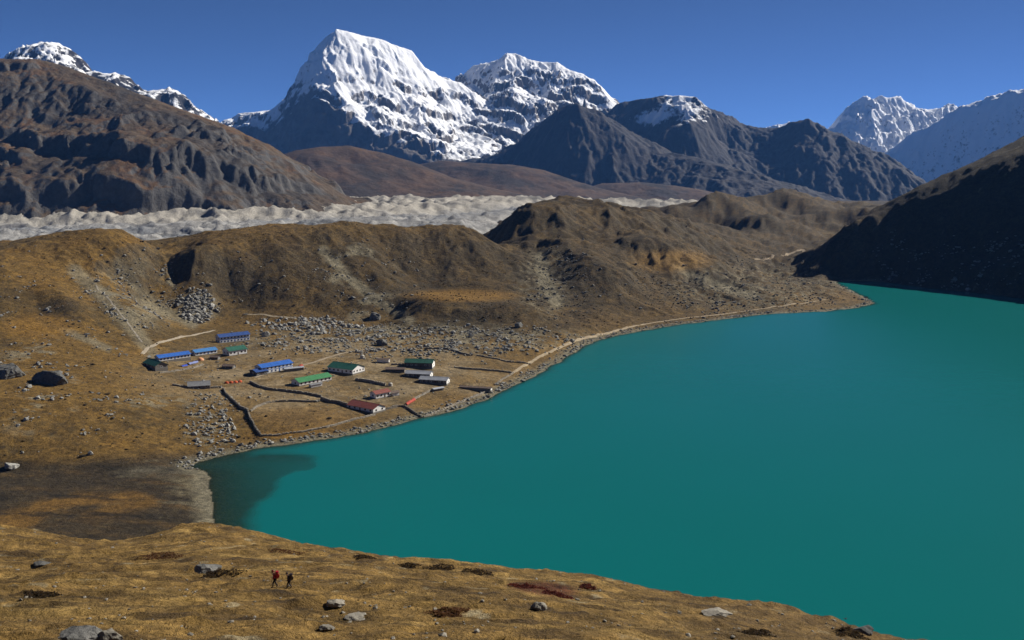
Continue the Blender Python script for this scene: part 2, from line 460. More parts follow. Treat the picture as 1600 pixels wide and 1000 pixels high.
def spur(line, h, w, Z, steep=0.8):
    """raise a rib running down the slope; its left flank is the steeper one"""
    pts = [P(*p)[:2] for p in line]
    best = np.full(GX.shape, 1e9); side = np.zeros(GX.shape); along = np.zeros(GX.shape)
    n = len(pts) - 1
    for i in range(n):
        (x0, y0), (x1, y1) = pts[i], pts[i + 1]
        ex, ey = x1 - x0, y1 - y0; L2 = ex * ex + ey * ey
        t = np.clip(((GX - x0) * ex + (GY - y0) * ey) / L2, 0, 1)
        d = np.hypot(GX - x0 - t * ex, GY - y0 - t * ey)
        c = ex * (GY - y0) - ey * (GX - x0)
        up = d < best
        best = np.where(up, d, best); side = np.where(up, c, side); along = np.where(up, (i + t) / n, along)
    ww = np.where(side > 0, w, w * steep) * (1 + 0.35 * fbm(GX, GY, 60, 3, 77))
    k = np.clip(1 - best / ww, 0, 1); k = k * k * (3 - 2 * k)
    return Z + h * k * sst(0, 0.18, along) * (1 - 0.8 * sst(0.7, 1, along))
Z1 = spur([(870, 376, 1400), (890, 398, 1340), (920, 420, 1280), (950, 440, 1240), (990, 468, 1190)], 13, 80, Z1)
Z1 = spur([(960, 366, 1470), (1010, 384, 1440), (1060, 408, 1400), (1110, 432, 1360), (1160, 455, 1310)], 10, 95, Z1)
Z1 = spur([(860, 325, 1690), (900, 340, 1620), (960, 352, 1560), (1020, 362, 1520)], 8, 75, Z1)
Z1 = spur([(540, 372, 1215), (570, 400, 1195), (600, 430, 1160), (630, 450, 1130)], 6, 48, Z1)
Z1 = spur([(420, 380, 1175), (440, 420, 1130), (455, 460, 1085)], 4, 45, Z1)
Z1 = spur([(150, 418, 1020), (180, 450, 985), (205, 490, 930), (215, 520, 880)], 7, 45, Z1)
Z1 = spur([(60, 440, 945), (100, 470, 905), (125, 500, 860)], 6, 30, Z1)
Z1 = spur([(1085, 326, 2500), (1130, 332, 2380), (1180, 345, 2220), (1230, 356, 2100)], 24, 150, Z1, 0.6)
Z1 = spur([(1195, 314, 2800), (1250, 326, 2600), (1300, 340, 2400), (1340, 352, 2280)], 26, 160, Z1, 0.6)
Z1 = spur([(1290, 322, 3000), (1340, 333, 2800), (1385, 345, 2600)], 20, 150, Z1, 0.6)
Z1 = spur([(1000, 335, 1900), (1060, 350, 1820), (1120, 368, 1740)], 12, 90, Z1, 0.7)
gx, gy = slope(blur(Z1, 2))
er = erosion(GX, GY, gx, gy, 55, 4, 1.0, 5)
Z1 = Z1 + ROUGH * (1 - 0.65 * RIGHT) * er * np.clip(np.hypot(gx, gy) * 2.2, 0, 1) * (3.2 + 3 * far)
fine = fbm(GX, GY, 16, 4, 41, 0.55)
Z1 = Z1 + (1 - FORE) * fine * (0.35 + 1.3 * ROUGH)
# foreground: grazing steps, tussocks, small hollows
step = fbm(GX * 0.30 + 5 * fbm(GX, GY, 25, 2, 5), GY, 5.5, 4, 61, 0.55)
Z1 = Z1 + FORE * (fbm(GX, GY, 28, 3, 51) * 1.2 + step * 1.25 + fbm(GX * 0.5, GY, 2.2, 3, 63, 0.6) * 0.42 + np.maximum(ridged(GX * 0.5, GY, 6.5, 3, 66) - 0.55, 0) * 0.9 + fbm(GX, GY, 1.1, 2, 71) * 0.10) * sst(8, 30, GY)
# lake bed and shore
SD = shore_dist(GX, GY)
SDn = SD + fbm(GX, GY, 22, 4, 81) * 4.0 * np.clip(GY / 700, 0.5, 1.5)
land = np.maximum(Z1, 0.25 + 0.055 * np.clip(SDn, 0, 25))
k = sst(0, 28, SDn)
land = land * k + (0.06 + 0.085 * np.maximum(SDn, 0)) * (1 - k)
delta = np.maximum(np.exp(-((GX - P(345, 745, 560)[0]) / 55) ** 2 - ((GY - 515) / 110) ** 2), np.exp(-((GX + 150) / 60) ** 2 - ((GY - 572) / 36) ** 2))
bed = -(np.maximum(-SDn, 0) * (0.30 - 0.285 * np.clip(delta * 1.4 + 0.9 * delta * fbm(GX, GY, 40, 3, 85), 0, 1)) + 0.02)
bed = np.maximum(bed, -25)
ZG = np.where(SDn > 0, land, bed)
def zg(X, Y):
    """height of the finished ground at X, Y (bilinear on its own grid)"""
    X = np.asarray(X, float); Y = np.asarray(Y, float)
    a = X / (Y + C0); b = np.log(np.maximum(Y + C0, 1))
    i = np.clip(np.searchsorted(GA, a) - 1, 0, len(GA) - 2); j = np.clip(np.searchsorted(GB, b) - 1, 0, len(GB) - 2)
    s = np.clip((a - GA[i]) / (GA[i + 1] - GA[i]), 0, 1); t = np.clip((b - GB[j]) / (GB[j + 1] - GB[j]), 0, 1)
    return ((ZG[j, i] * (1 - s) + ZG[j, i + 1] * s) * (1 - t) + (ZG[j + 1, i] * (1 - s) + ZG[j + 1, i + 1] * s) * t)
def hit(px, py, ymin=20.0, ymax=4000.0):
    """where the sight line through a photo pixel meets the ground"""
    a, s = ray(px, py)
    Ys = np.exp(np.linspace(math.log(ymin), math.log(ymax), 2500))
    d = HC + s * Ys - zg(a * Ys, Ys)
    k = np.argmax(d < 0)
    if not (d < 0).any(): k = len(Ys) - 1
    Y0, Y1 = Ys[max(k - 1, 0)], Ys[k]
    for _ in range(20):
        m = (Y0 + Y1) / 2
        if HC + s * m - zg(a * m, m) < 0: Y1 = m
        else: Y0 = m
    Y = (Y0 + Y1) / 2
    return np.array([float(a * Y), float(Y), float(zg(a * Y, Y))])

# ground colours (grass, heath, scree, mud, dust, and painted step shadows)
def mixc(base, col, m):
    m = np.clip(m, 0, 1)[..., None]
    return base * (1 - m) + np.array(col, float) * m
PX, PY = project(GX, GY, ZG)
gx, gy = slope(blur(ZG, 2)); sl1 = np.hypot(gx, gy)
nA = fbm(GX, GY, 120, 5, 101); nB = fbm(GX, GY, 35, 5, 111); nC = fbm(GX, GY, 9, 4, 121, 0.6); nD = fbm(GX, GY, 3.5, 2, 125, 0.6)
GRASS = (0.175, 0.108, 0.034); OCHRE = (0.215, 0.122, 0.030); HEATH = (0.050, 0.038, 0.021); OLIVE = (0.095, 0.068, 0.032)
SCREE = (0.225, 0.205, 0.170); DUST = (0.29, 0.23, 0.165); MUD = (0.045, 0.036, 0.026); GREYROCK = (0.13, 0.125, 0.115)
col = np.zeros(GX.shape + (3,)) + np.array(GRASS)
col = mixc(col, OLIVE, sst(-0.05, 0.35, nA + nC * 0.5) * 0.75)
col = mixc(col, OCHRE, sst(0.1, 0.4, nB - nA * 0.4) * 0.5)
mor = np.clip(blob(520, 430, 280, 85) * 0.85 + blob(950, 410, 360, 105) + blob(1150, 345, 300, 60) + blob(760, 500, 150, 32) + blob(95, 488, 42, 26), 0, 1)
mor = np.maximum(mor, sst(1200, 1500, GY))
col = mixc(col, HEATH, mor * (0.62 + 0.36 * sst(-0.3, 0.25, nB + nA * 0.5)))
col = mixc(col, (0.13, 0.08, 0.032), mor * sst(0.1, 0.5, nC + nB) * 0.45)
col = mixc(col, (0.050, 0.037, 0.022), (1 - FORE) * (0.35 + 0.5 * mor) * sst(0.05, 0.4, nD + 0.5 * nC))
scz = np.clip(blob(215, 455, 75, 60) * sst(-0.1, 0.3, nB + 0.4 * nC) + blob(310, 480, 32, 26) + blob(650, 530, 270, 24) * sst(-0.2, 0.2, nC + nB) + blob(560, 440, 60, 70) * sst(0.1, 0.4, nB)
              + blob(1180, 450, 150, 40) * sst(-0.1, 0.3, nC) * 0.8 + blob(850, 440, 45, 60) * sst(-0.1, 0.3, nC) * 0.7 + blob(325, 665, 40, 48) * sst(0.0, 0.3, nC) + blob(60, 600, 70, 90) * sst(0.15, 0.4, nB + nC * 0.5)
              + blob(240, 627, 60, 10) * sst(-0.1, 0.2, nC), 0, 1)
def band(line, w):
    best = np.full(GX.shape, 1e9)
    for (x0, y0), (x1, y1) in zip(line[:-1], line[1:]):
        ex, ey = x1 - x0, y1 - y0; t = np.clip(((PX - x0) * ex + (PY - y0) * ey) / (ex * ex + ey * ey), 0, 1)
        best = np.minimum(best, np.hypot(PX - x0 - t * ex, PY - y0 - t * ey))
    return (1 - sst(0.3, 1.1, best / w + 0.5 * nC + 0.3 * nB)) * (1 - FORE)
bands = np.clip(band([(118, 424), (160, 462), (196, 500), (222, 530), (240, 556)], 15) + band([(185, 412), (215, 450), (250, 485), (300, 505)], 12) + band([(60, 500), (110, 520), (170, 545)], 7)
                + band([(505, 392), (540, 430), (590, 470), (640, 500)], 10) + band([(870, 470), (850, 440), (845, 405)], 14) + band([(1060, 418), (1110, 442), (1180, 462)], 9), 0, 1)
scz = np.clip(scz + bands * 0.8, 0, 1)
col = mixc(col, SCREE, scz * 0.85)
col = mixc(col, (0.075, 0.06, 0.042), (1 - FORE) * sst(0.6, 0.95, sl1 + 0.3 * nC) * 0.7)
vill = blob(520, 590, 300, 62)
col = mixc(col, DUST, vill * (0.3 + 0.6 * sst(-0.25, 0.3, nB + 0.5 * nC)))
col = mixc(col, (0.185, 0.115, 0.045), blob(480, 655, 80, 20, 0.25) * 0.7)
col = mixc(col, (0.19, 0.12, 0.045), blob(690, 625, 55, 17, 0.3) * 0.7)
col = mixc(col, OCHRE, np.clip(blob(720, 462, 85, 10) + blob(60, 510, 60, 20) + blob(510, 680, 130, 9), 0, 1) * 0.9)
col = mixc(col, (0.27, 0.16, 0.05), blob(1050, 408, 60, 18) * 0.7)
dl = (1 - FORE) * sst(360, 330, PX) * sst(706, 728, PY + 12 * nB + 0.05 * (PX - 150)) * (GY > 380) * (GY < 640)
col = mixc(col, MUD, dl * 0.95)
och = np.clip(blob(110, 790, 110, 22) + blob(215, 780, 45, 14) + blob(20, 815, 60, 14), 0, 1)
col = mixc(col, (0.17, 0.098, 0.030), och * sst(-0.25, 0.1, nB))
col = mixc(col, (0.155, 0.135, 0.10), np.clip(blob(295, 760, 40, 22) + blob(315, 800, 18, 45), 0, 1) * sst(-0.3, 0.2, nC + nB) * 0.9)
col = mixc(col, (0.11, 0.10, 0.085), np.clip(blob(250, 737, 75, 10), 0, 1) * 0.8)
stk = fbm(GX * 0.22, GY + 0.25 * GX, 13, 5, 161, 0.6)
col = mixc(col, (0.095, 0.062, 0.03), dl * sst(0.05, 0.35, stk) * (1 - och) * 0.8)
col = mixc(col, (0.022, 0.019, 0.015), dl * sst(0.12, 0.35, -stk) * 0.8)
col = mixc(col, (0.17, 0.15, 0.115), dl * sst(0.28, 0.45, fbm(GX * 0.3, GY - 0.3 * GX, 11, 4, 165)) * sst(120, 260, PX) * 0.8)
col = mixc(col, (0.19, 0.175, 0.145), (1 - sst(3, 13, np.abs(SDn) + 4 * nC)) * (1 - FORE) * (SDn > -2) * (1 - 0.7 * RIGHT))
col = mixc(col, (0.05, 0.047, 0.036), (SDn < 0) * 1.0)
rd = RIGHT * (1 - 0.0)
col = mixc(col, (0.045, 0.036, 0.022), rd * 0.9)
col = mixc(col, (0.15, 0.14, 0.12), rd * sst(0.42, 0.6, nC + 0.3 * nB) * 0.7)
# foreground grass, dry mats and bare dust, shadow lines of the steps painted dark
fg = FORE[..., None]
f = np.zeros_like(col) + np.array((0.235, 0.150, 0.055))
f = mixc(f, (0.32, 0.215, 0.085), sst(0.0, 0.4, fbm(GX * 0.4, GY, 9, 4, 131)))
f = mixc(f, (0.13, 0.082, 0.034), sst(0.0, 0.32, fbm(GX * 0.4, GY, 6, 5, 141, 0.6)) * 0.85)
f = mixc(f, (0.06, 0.04, 0.022), sst(0.14, 0.34, fbm(GX * 0.45, GY, 4.5, 5, 151, 0.6)) * 0.85)
f = mixc(f, (0.075, 0.048, 0.022), sst(0.1, 0.3, fbm(GX * 0.3, GY, 2.0, 3, 159, 0.6)) * 0.6)  # thin dark streaks painted as the shadow lines of the grazing steps
f = mixc(f, (0.34, 0.30, 0.23), sst(0.33, 0.45, fbm(GX * 0.5, GY, 3.2, 4, 157, 0.6)) * 0.7)
f = mixc(f, (0.14, 0.09, 0.042), sst(900, 1250, PX) * 0.55)
f = mixc(f, (0.085, 0.022, 0.015), FORE * (1 - sst(0.6, 1.1, np.hypot((PX - 850 - 2 * (PY - 920)) / 55, (PY - 920) / 13))) * 0.8)
col = col * (1 - fg) + f * 1.15 * fg
col = col * np.array((0.75, 0.71, 0.55))
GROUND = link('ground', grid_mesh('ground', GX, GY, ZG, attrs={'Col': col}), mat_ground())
tag(GROUND, 'brown grassy moraine slopes, village terrace and stony foreground hillside around the lake', 'ground', kind='structure')

# ------------------------------------------------------------------ lake
la = np.linspace(-0.40, 0.98, 260); lb = np.linspace(math.log(230 + C0), math.log(1640 + C0), 200)
LA, LB = np.meshgrid(la, lb)
LY = np.exp(LB) - C0; LX = LA * (LY + C0)
dep = -zg(LX, LY)
m = NT('lake_water')
d = m.attr('depth').outputs['Fac']
wn = m.noise(0.004, 4, 0.5)
wc = m.mix(m.rng(wn, 0.3, 0.7), (0.0025, 0.110, 0.101), (0.0025, 0.117, 0.111))
wc = m.mix(m.rng(d, 0.3, 2.2), (0.010, 0.085, 0.07), wc)
m.color(wc)
m.b.inputs['Roughness'].default_value = 0.25
m.b.inputs['Specular IOR Level'].default_value = 0.08
m.bump(m.math('ADD', m.noise(0.5, 4, 0.6), m.math('MULTIPLY', m.noise(0.06, 3, 0.5), 2.0)), 0.10, 0.6)
tr = m.n('ShaderNodeBsdfTransparent'); tr.inputs[0].default_value = (0.66, 0.66, 0.54, 1)
mx = m.n('ShaderNodeMixShader')
opa = m.math('SUBTRACT', 1.0, m.math('POWER', 2.718, m.math('MULTIPLY', m.math('MAXIMUM', d, 0.0), -1.5)))
m.l(m.rng(opa, 0, 1, 0.12, 1.0), mx.inputs[0]); m.l(tr.outputs[0], mx.inputs[1]); m.l(m.b.outputs[0], mx.inputs[2]); m.l(mx.outputs[0], m.o.inputs['Surface'])
LAKE = link('lake', grid_mesh('lake', LX, LY, np.zeros_like(LX), keep=dep > -0.8, attrs={'depth': dep}), m.m)
tag(LAKE, 'opaque turquoise glacial lake with calm surface', 'lake', kind='structure')

# ------------------------------------------------------------------ glacier
ga = np.linspace(-0.62, 0.22, 380); gb = np.linspace(math.log(1240), math.log(3900), 200)
A2, B2 = np.meshgrid(ga, gb); Y2 = np.exp(B2); X2 = A2 * Y2
zc = 46 + fbm(X2, Y2, 420, 3, 201) * 8
dn = X2 + 40 * fbm(X2, Y2, 200, 3, 205)
mound = (ridged(dn, Y2 + 40 * fbm(X2, Y2, 160, 3, 207), 170, 5, 211, 0.6) - 0.42) * 20
Z2 = zc + mound + fbm(X2, Y2, 40, 5, 221, 0.65) * 9 - np.abs(fbm(X2 * 0.35, Y2, 55, 3, 224)) * 12
far_edge = 2380 + 400 * sst(-0.4, 0.0, A2) + 700 * sst(-0.15, 0.1, A2)
Z2 += sst(far_edge - 160, far_edge + 40, Y2) * (22 + 10 * fbm(X2, Y2, 120, 4, 231))
Z2 += np.maximum(er_ := erosion(X2, Y2, np.zeros_like(X2), np.full_like(X2, 0.6), 60, 3, 1, 9), -1) * 5 * sst(far_edge - 160, far_edge, Y2)
Z2 -= 60 * (1 - sst(1240, 1330, Y2)) + 90 * sst(3500, 3900, Y2) + sst(0.02, 0.2, A2) * 12 + 70 * sst(-0.05, 0.03, A2) * (1 - sst(2300, 2800, Y2))
gcol = np.zeros(X2.shape + (3,)) + np.array((0.30, 0.29, 0.27))
g1 = fbm(X2, Y2, 90, 5, 241, 0.6); g2 = fbm(X2, Y2, 240, 4, 251)
gcol = mixc(gcol, (0.21, 0.215, 0.218), sst(-0.1, 0.25, g2))
gcol = mixc(gcol, (0.40, 0.38, 0.345), sst(0.05, 0.3, g1))
gcol = mixc(gcol, (0.42, 0.38, 0.31), sst(far_edge - 180, far_edge - 20, Y2) * 0.8)
gcol = gcol * 0.82
gcol = mixc(gcol, (0.10, 0.097, 0.092), sst(0.18, 0.36, fbm(X2 * 0.4, Y2, 60, 4, 261)) * 0.7)
o = link('glacier', grid_mesh('glacier', X2, Y2, Z2, attrs={'Col': gcol}), mat_attr('glacier_mat', 0.05, 0.25, 2.0))
tag(o, 'pale grey rubble covered glacier behind the brown moraine ridge', 'glacier', kind='structure')

# ------------------------------------------------------------------ mountains
def mountain(name, label, lines, pts, x0, x1, y0, y1, nx, ny, mat, base=-300, ero=(400, 90), rid=(500, 60), seed=0, snow=None, colf=None, c=0.02, cut=-260, dens=4, back=2200, terr=None, gain=0.45, crest=200):
    """lines: ridge lines as (photo x, photo y, depth); pts: further (photo x, photo y, depth) points"""
    q = []
    def add(p): q.append((p[0] / 1000, p[1] / 1000, p[2]))
    for ln in lines:
        for p in densify(ln, dens): add(P(*p))
    for p in densify(lines[0], 1):
        X, Y, Z = P(*p)
        add((X * (Y + back) / Y, Y + back, Z - (Z - base) * 0.8)); add((X * (Y + 0.45 * back) / Y, Y + 0.45 * back, Z - (Z - base) * 0.40))
    for p in pts: add(P(*p))
    r = RBF(q, c=c)
    nx, ny = int(nx * 0.84), int(ny * 0.84)
    X, Y = np.meshgrid(np.linspace(x0, x1, nx), np.linspace(y0, y1, ny))
    Zb = r(X / 1000, Y / 1000)
    dx = (x1 - x0) / (nx - 1); dy = (y1 - y0) / (ny - 1)
    # keep the crest outline: fade the added relief near the skyline ridge
    sk = np.array([P(*p)[:2] for p in densify(lines[0], 6)], np.float32)
    d2 = np.full(X.shape, 1e12, np.float32)
    for a_, b_ in sk: d2 = np.minimum(d2, (X.astype(np.float32) - a_) ** 2 + (Y.astype(np.float32) - b_) ** 2)
    CK = 0.40 + 0.60 * sst(0, crest, np.sqrt(d2))
    gy_, gx_ = np.gradient(Zb, dy, dx)
    st = np.clip(np.hypot(gx_, gy_) * 1.5, 0, 1)
    Z = Zb + (ridged(X + 60 * fbm(X, Y, 300, 3, seed + 1), Y, rid[0], 5, seed + 2, 0.55) - 0.5) * rid[1] * (0.35 + 0.65 * st) * CK
    gy_, gx_ = np.gradient(blur(Z, 3), dy, dx)
    e = erosion(X, Y, gx_, gy_, ero[0], 5, 1.0, seed + 3, gain)
    Z = Z + e * ero[1] * np.clip(np.hypot(gx_, gy_) * 1.6, 0, 1) * CK
    Z = Z + fbm(X, Y, ero[0] * 0.15, 4, seed + 4, 0.6) * ero[1] * 0.10
    if terr:
        hh, amt, top = terr; tilt = 0.16
        t_ = (Z + tilt * X) / hh + 1.3 * fbm(X, Y, 420, 5, seed + 6, 0.6)
        wgt = sst(-0.15, 0.25, fbm(X, Y, 330, 4, seed + 7) + 0.25 * (1 - sst(top * 0.6, top, Z))) * amt * (CK - 0.4) * 1.6
        Z = Z + wgt * hh * (np.floor(t_) + sst(0.30, 0.62, t_ - np.floor(t_)) - t_)
    gy_, gx_ = np.gradient(Z, dy, dx); s_ = np.hypot(gx_, gy_)
    px, py = project(X, Y, Z)
    # the far side of the ridge, a little beyond its crest, is never seen
    ca, cy = np.array([(P(*p)[0] / P(*p)[1], p[2]) for p in lines[0]]).T
    od = np.argsort(ca)
    behind = Y < np.interp(X / Y, ca[od], cy[od]) + 0.22 * back
    inview = np.abs(X / Y) < 0.68
    at = {}
    if snow: at['snow'] = snow(X, Y, Z, s_, px, py, e)
    if colf: at['Col'] = colf(X, Y, Z, s_, px, py, e)
    o = link(name, grid_mesh(name, X, Y, Z, keep=(Z > cut) & behind & inview, attrs=at), mat)
    tag(o, label, 'mountain' if 'mountain' in name or 'peak' in name else 'hill', kind='structure')
    return o

def brown_cols(dark, brown, rust, rockc, sthr=0.75):
    def f(X, Y, Z, s, px, py, e):
        n = fbm(X, Y, 260, 5, 301, 0.55); n2 = fbm(X, Y, 70, 4, 303, 0.6)
        c_ = np.zeros(X.shape + (3,)) + np.array(brown)
        c_ = mixc(c_, dark, sst(-0.15, 0.3, n + 0.4 * n2))
        c_ = mixc(c_, rust, sst(0.1, 0.4, n2 - n) * 0.7)
        c_ = mixc(c_, rockc, sst(sthr - 0.15, sthr + 0.15, s + 0.25 * n2))
        return c_
    return f

# brown hill with cliffs, left
mountain('mountain', 'dark brown mountainside with rock cliffs on the left beyond the glacier',
    [[(-400, 110, 3000), (-150, 92, 3100), (0, 92, 3150), (60, 93, 3150), (110, 105, 3150), (170, 128, 3120), (230, 152, 3100), (300, 175, 3080), (370, 202, 3050), (420, 228, 3000), (445, 245, 2980), (480, 275, 2950), (520, 300, 2900), (570, 334, 2850)]],
    [(-300, 358, 2300), (0, 350, 2350), (100, 352, 2380), (200, 352, 2400), (300, 345, 2480), (400, 338, 2550), (500, 336, 2650), (560, 340, 2780),
     (0, 300, 2405), (100, 300, 2440), (-300, 300, 2380), (0, 245, 2640), (100, 250, 2600), (-300, 240, 2600), (200, 290, 2460), (200, 225, 2585), (300, 290, 2540), (300, 240, 2630), (380, 300, 2600), (380, 262, 2690), (450, 305, 2690), (150, 180, 2850), (0, 160, 2880), (280, 200, 2840), (500, 318, 2780),
     (0, 380, 2150), (300, 375, 2250), (550, 375, 2500), (-300, 390, 2100)],
    -2500, -250, 2150, 4200, 600, 500, mat_attr('brown_mountain_mat', 0.02, 0.09, 5.0), ero=(110, 17), rid=(280, 34), terr=(95, 0.5, 300), gain=0.55, seed=400, crest=200, back=1200, base=-100, cut=0,
    colf=brown_cols((0.045, 0.037, 0.029), (0.085, 0.060, 0.037), (0.115, 0.062, 0.028), (0.075, 0.070, 0.064), 0.8))
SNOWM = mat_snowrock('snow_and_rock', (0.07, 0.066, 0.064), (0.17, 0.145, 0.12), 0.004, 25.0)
SNOWD = mat_snowrock('snow_and_shade_darkened_rock', (0.018, 0.018, 0.020), (0.040, 0.034, 0.031), 0.004, 25.0)  # rock tones lowered to stand in for shade on the middle mountains
def snow_left(X, Y, Z, s, px, py, e): return 0.62 - 0.25 * sst(0.7, 1.3, s) + 0.18 * (e > 0.1) - sst(85, 140, px) * 0.12
mountain('snow_peak', 'three small snow streaked summits peeping over the brown mountainside',
    [[(-100, 120, 7000), (15, 92, 7000), (40, 76, 7000), (60, 66, 7000), (85, 68, 7000), (110, 78, 7000), (130, 95, 7000), (150, 120, 7000), (160, 118, 7000), (180, 113, 7000), (205, 123, 7000), (232, 152, 7000), (245, 147, 7000), (265, 136, 7000), (285, 146, 7000), (303, 167, 7000), (330, 184, 7000), (380, 215, 7000)]],
    [(0, 200, 6300), (100, 200, 6300), (200, 220, 6300), (300, 240, 6350), (400, 260, 6400), (0, 300, 5900), (200, 300, 5900), (380, 300, 5950)],
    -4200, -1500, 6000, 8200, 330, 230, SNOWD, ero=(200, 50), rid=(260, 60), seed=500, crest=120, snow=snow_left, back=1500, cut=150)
# tall white pyramid
def snow_a(X, Y, Z, s, px, py, e):
    n = fbm(X, Y, 350, 4, 601)
    edge = np.interp(px, [350, 430, 470, 492, 520, 560, 610, 690, 760], [205, 200, 150, 150, 176, 196, 216, 242, 250])
    v = sst(14, -14, py - edge + 10 * n)
    return np.clip(0.18 + 0.60 * v - 0.34 * sst(1.1, 2.2, s) * sst(70, 150, py) + 0.14 * e - 0.2 * sst(0.05, 0.3, n) * sst(110, 170, py) , 0, 1)
mountain('snow_mountain', 'tallest white pyramid peak, steep sunlit snow face', 
    [[(320, 215, 11600), (355, 190, 11400), (372, 177, 11400), (400, 175, 11300), (430, 172, 11200), (445, 155, 11100), (465, 147, 11000), (478, 110, 10900), (490, 90, 10800), (497, 75, 10700), (510, 57, 10600), (525, 45, 10500), (545, 50, 10550), (570, 57, 10650), (600, 65, 10750), (645, 80, 10900), (665, 105, 10950), (690, 122, 11000), (722, 132, 11100), (770, 170, 11300)],
     [(525, 45, 10500), (503, 85, 10250), (497, 110, 10100), (492, 135, 9950), (492, 160, 9800), (515, 178, 9700), (560, 195, 9600), (600, 212, 9500), (650, 226, 9440), (690, 240, 9400)],
     [(645, 80, 10900), (640, 130, 10500), (650, 170, 10150), (640, 200, 9850)]],
    [(570, 120, 10280), (600, 150, 10150), (560, 160, 9950), (610, 185, 9850), (690, 165, 10600), (720, 185, 10600), (680, 205, 10000), (720, 225, 9900), (740, 245, 9700),
     (430, 215, 10200), (400, 215, 10700), (440, 240, 9700), (480, 245, 9480), (540, 245, 9420), (600, 242, 9370), (690, 256, 9300), (430, 290, 9100), (540, 290, 9100), (650, 290, 9050), (760, 290, 9000), (350, 290, 9800)],
    -3700, -100, 9000, 13000, 460, 470, SNOWM, ero=(430, 62), rid=(700, 70), terr=(170, 0.55, 900), seed=600, snow=snow_a, cut=-50, c=0.012)
def snow_b(X, Y, Z, s, px, py, e):
    n = fbm(X, Y, 350, 4, 701)
    edge = np.interp(px, [690, 720, 760, 800, 850, 900, 970, 1000], [250, 240, 205, 232, 215, 175, 165, 160])
    v = sst(14, -14, py - edge + 14 * n)
    return np.clip(0.2 + 0.58 * v - 0.46 * sst(0.9, 2.0, s) * sst(88, 115, py) + 0.16 * e - 0.2 * sst(0.0, 0.3, n) * sst(110, 170, py), 0, 1)
mountain('snow_mountain', 'broad snowy massif with dark cliffs beside the white pyramid peak',
    [[(690, 160, 12300), (722, 132, 12100), (730, 115, 12000), (740, 103, 11900), (765, 97, 11900), (780, 93, 11900), (790, 84, 11900), (806, 83, 11900), (830, 93, 11900), (850, 97, 11850), (870, 97, 11800), (885, 108, 11750), (910, 117, 11700), (930, 125, 11650), (945, 140, 11600), (957, 153, 11550), (967, 160, 11500), (985, 180, 11400), (1010, 215, 11200)],
     [(806, 120, 11500), (800, 143, 11100), (785, 165, 10800), (765, 195, 10500), (745, 215, 10300)], [(800, 143, 11100), (830, 163, 10850), (850, 185, 10600)], [(870, 97, 11800), (872, 140, 11350), (880, 165, 11000)]],
    [(745, 130, 11600), (735, 170, 11250), (830, 135, 11450), (840, 150, 11250), (910, 150, 11350), (940, 165, 11300), (800, 190, 10600), (820, 215, 10350), (720, 235, 10200), (780, 240, 10050), (860, 230, 10200), (950, 220, 10800), (700, 290, 9600), (800, 290, 9500), (900, 290, 9600), (1000, 290, 10000)],
    -950, 1500, 9600, 14000, 380, 460, SNOWM, ero=(430, 62), rid=(650, 80), terr=(190, 0.6, 1300), seed=700, snow=snow_b, cut=-50, c=0.012)
# far snow range on the right
def snow_c(X, Y, Z, s, px, py, e): return np.clip(0.80 - 0.25 * sst(1.2, 2.6, s) + 0.1 * e - 0.5 * sst(270, 300, py), 0, 1)
mountain('snow_mountain', 'distant double topped snow peak above the valley mouth',
    [[(1150, 235, 18000), (1180, 210, 18000), (1195, 203, 18000), (1215, 195, 18000), (1240, 191, 18000), (1265, 205, 18000), (1290, 212, 18000), (1300, 198, 18000), (1310, 183, 18000), (1322, 168, 18000), (1338, 157, 18000), (1350, 151, 18000), (1362, 152, 18000), (1368, 158, 18000), (1375, 150, 18000), (1390, 154, 18000), (1405, 152, 18000), (1415, 160, 18000), (1430, 167, 18000), (1445, 172, 18000), (1465, 170, 18000), (1480, 167, 18000), (1490, 162, 18000), (1500, 171, 18000), (1530, 185, 18000)],
     [(1350, 151, 18000), (1352, 175, 17600), (1350, 205, 17200), (1380, 225, 16900), (1420, 255, 16500)]],
    [(1320, 210, 17300), (1290, 230, 17200), (1400, 190, 17500), (1410, 220, 17100), (1440, 215, 17300), (1480, 215, 17400), (1250, 240, 17200), (1440, 265, 16400), (1300, 290, 16000), (1450, 310, 15800), (1200, 290, 16200), (1520, 290, 16300)],
    3900, 8600, 15800, 20500, 330, 330, SNOWM, ero=(420, 130), rid=(500, 130), seed=800, crest=150, gain=0.5, snow=snow_c, cut=-50)
def snow_d(X, Y, Z, s, px, py, e): return np.clip(0.86 - 0.25 * sst(1.2, 2.4, s) + 0.10 * e - 0.25 * sst(240, 310, py), 0, 1)
mountain('snow_mountain', 'blue shaded snow wall rising out of frame at the right edge',
    [[(1380, 240, 15800), (1420, 215, 15500), (1460, 192, 15300), (1500, 175, 15000), (1540, 162, 14800), (1585, 147, 14600), (1600, 146, 14500), (1700, 120, 14200), (1900, 110, 13800), (2100, 150, 13600)]],
    [(1440, 260, 15000), (1500, 230, 14700), (1560, 220, 14350), (1600, 215, 14200), (1440, 300, 14600), (1500, 310, 14300), (1600, 310, 13800), (1750, 230, 13600), (1900, 300, 13000), (2100, 300, 12900)],
    5000, 11000, 13000, 17500, 300, 260, SNOWM, ero=(420, 120), rid=(500, 120), seed=900, crest=150, gain=0.5, snow=snow_d, cut=-50)
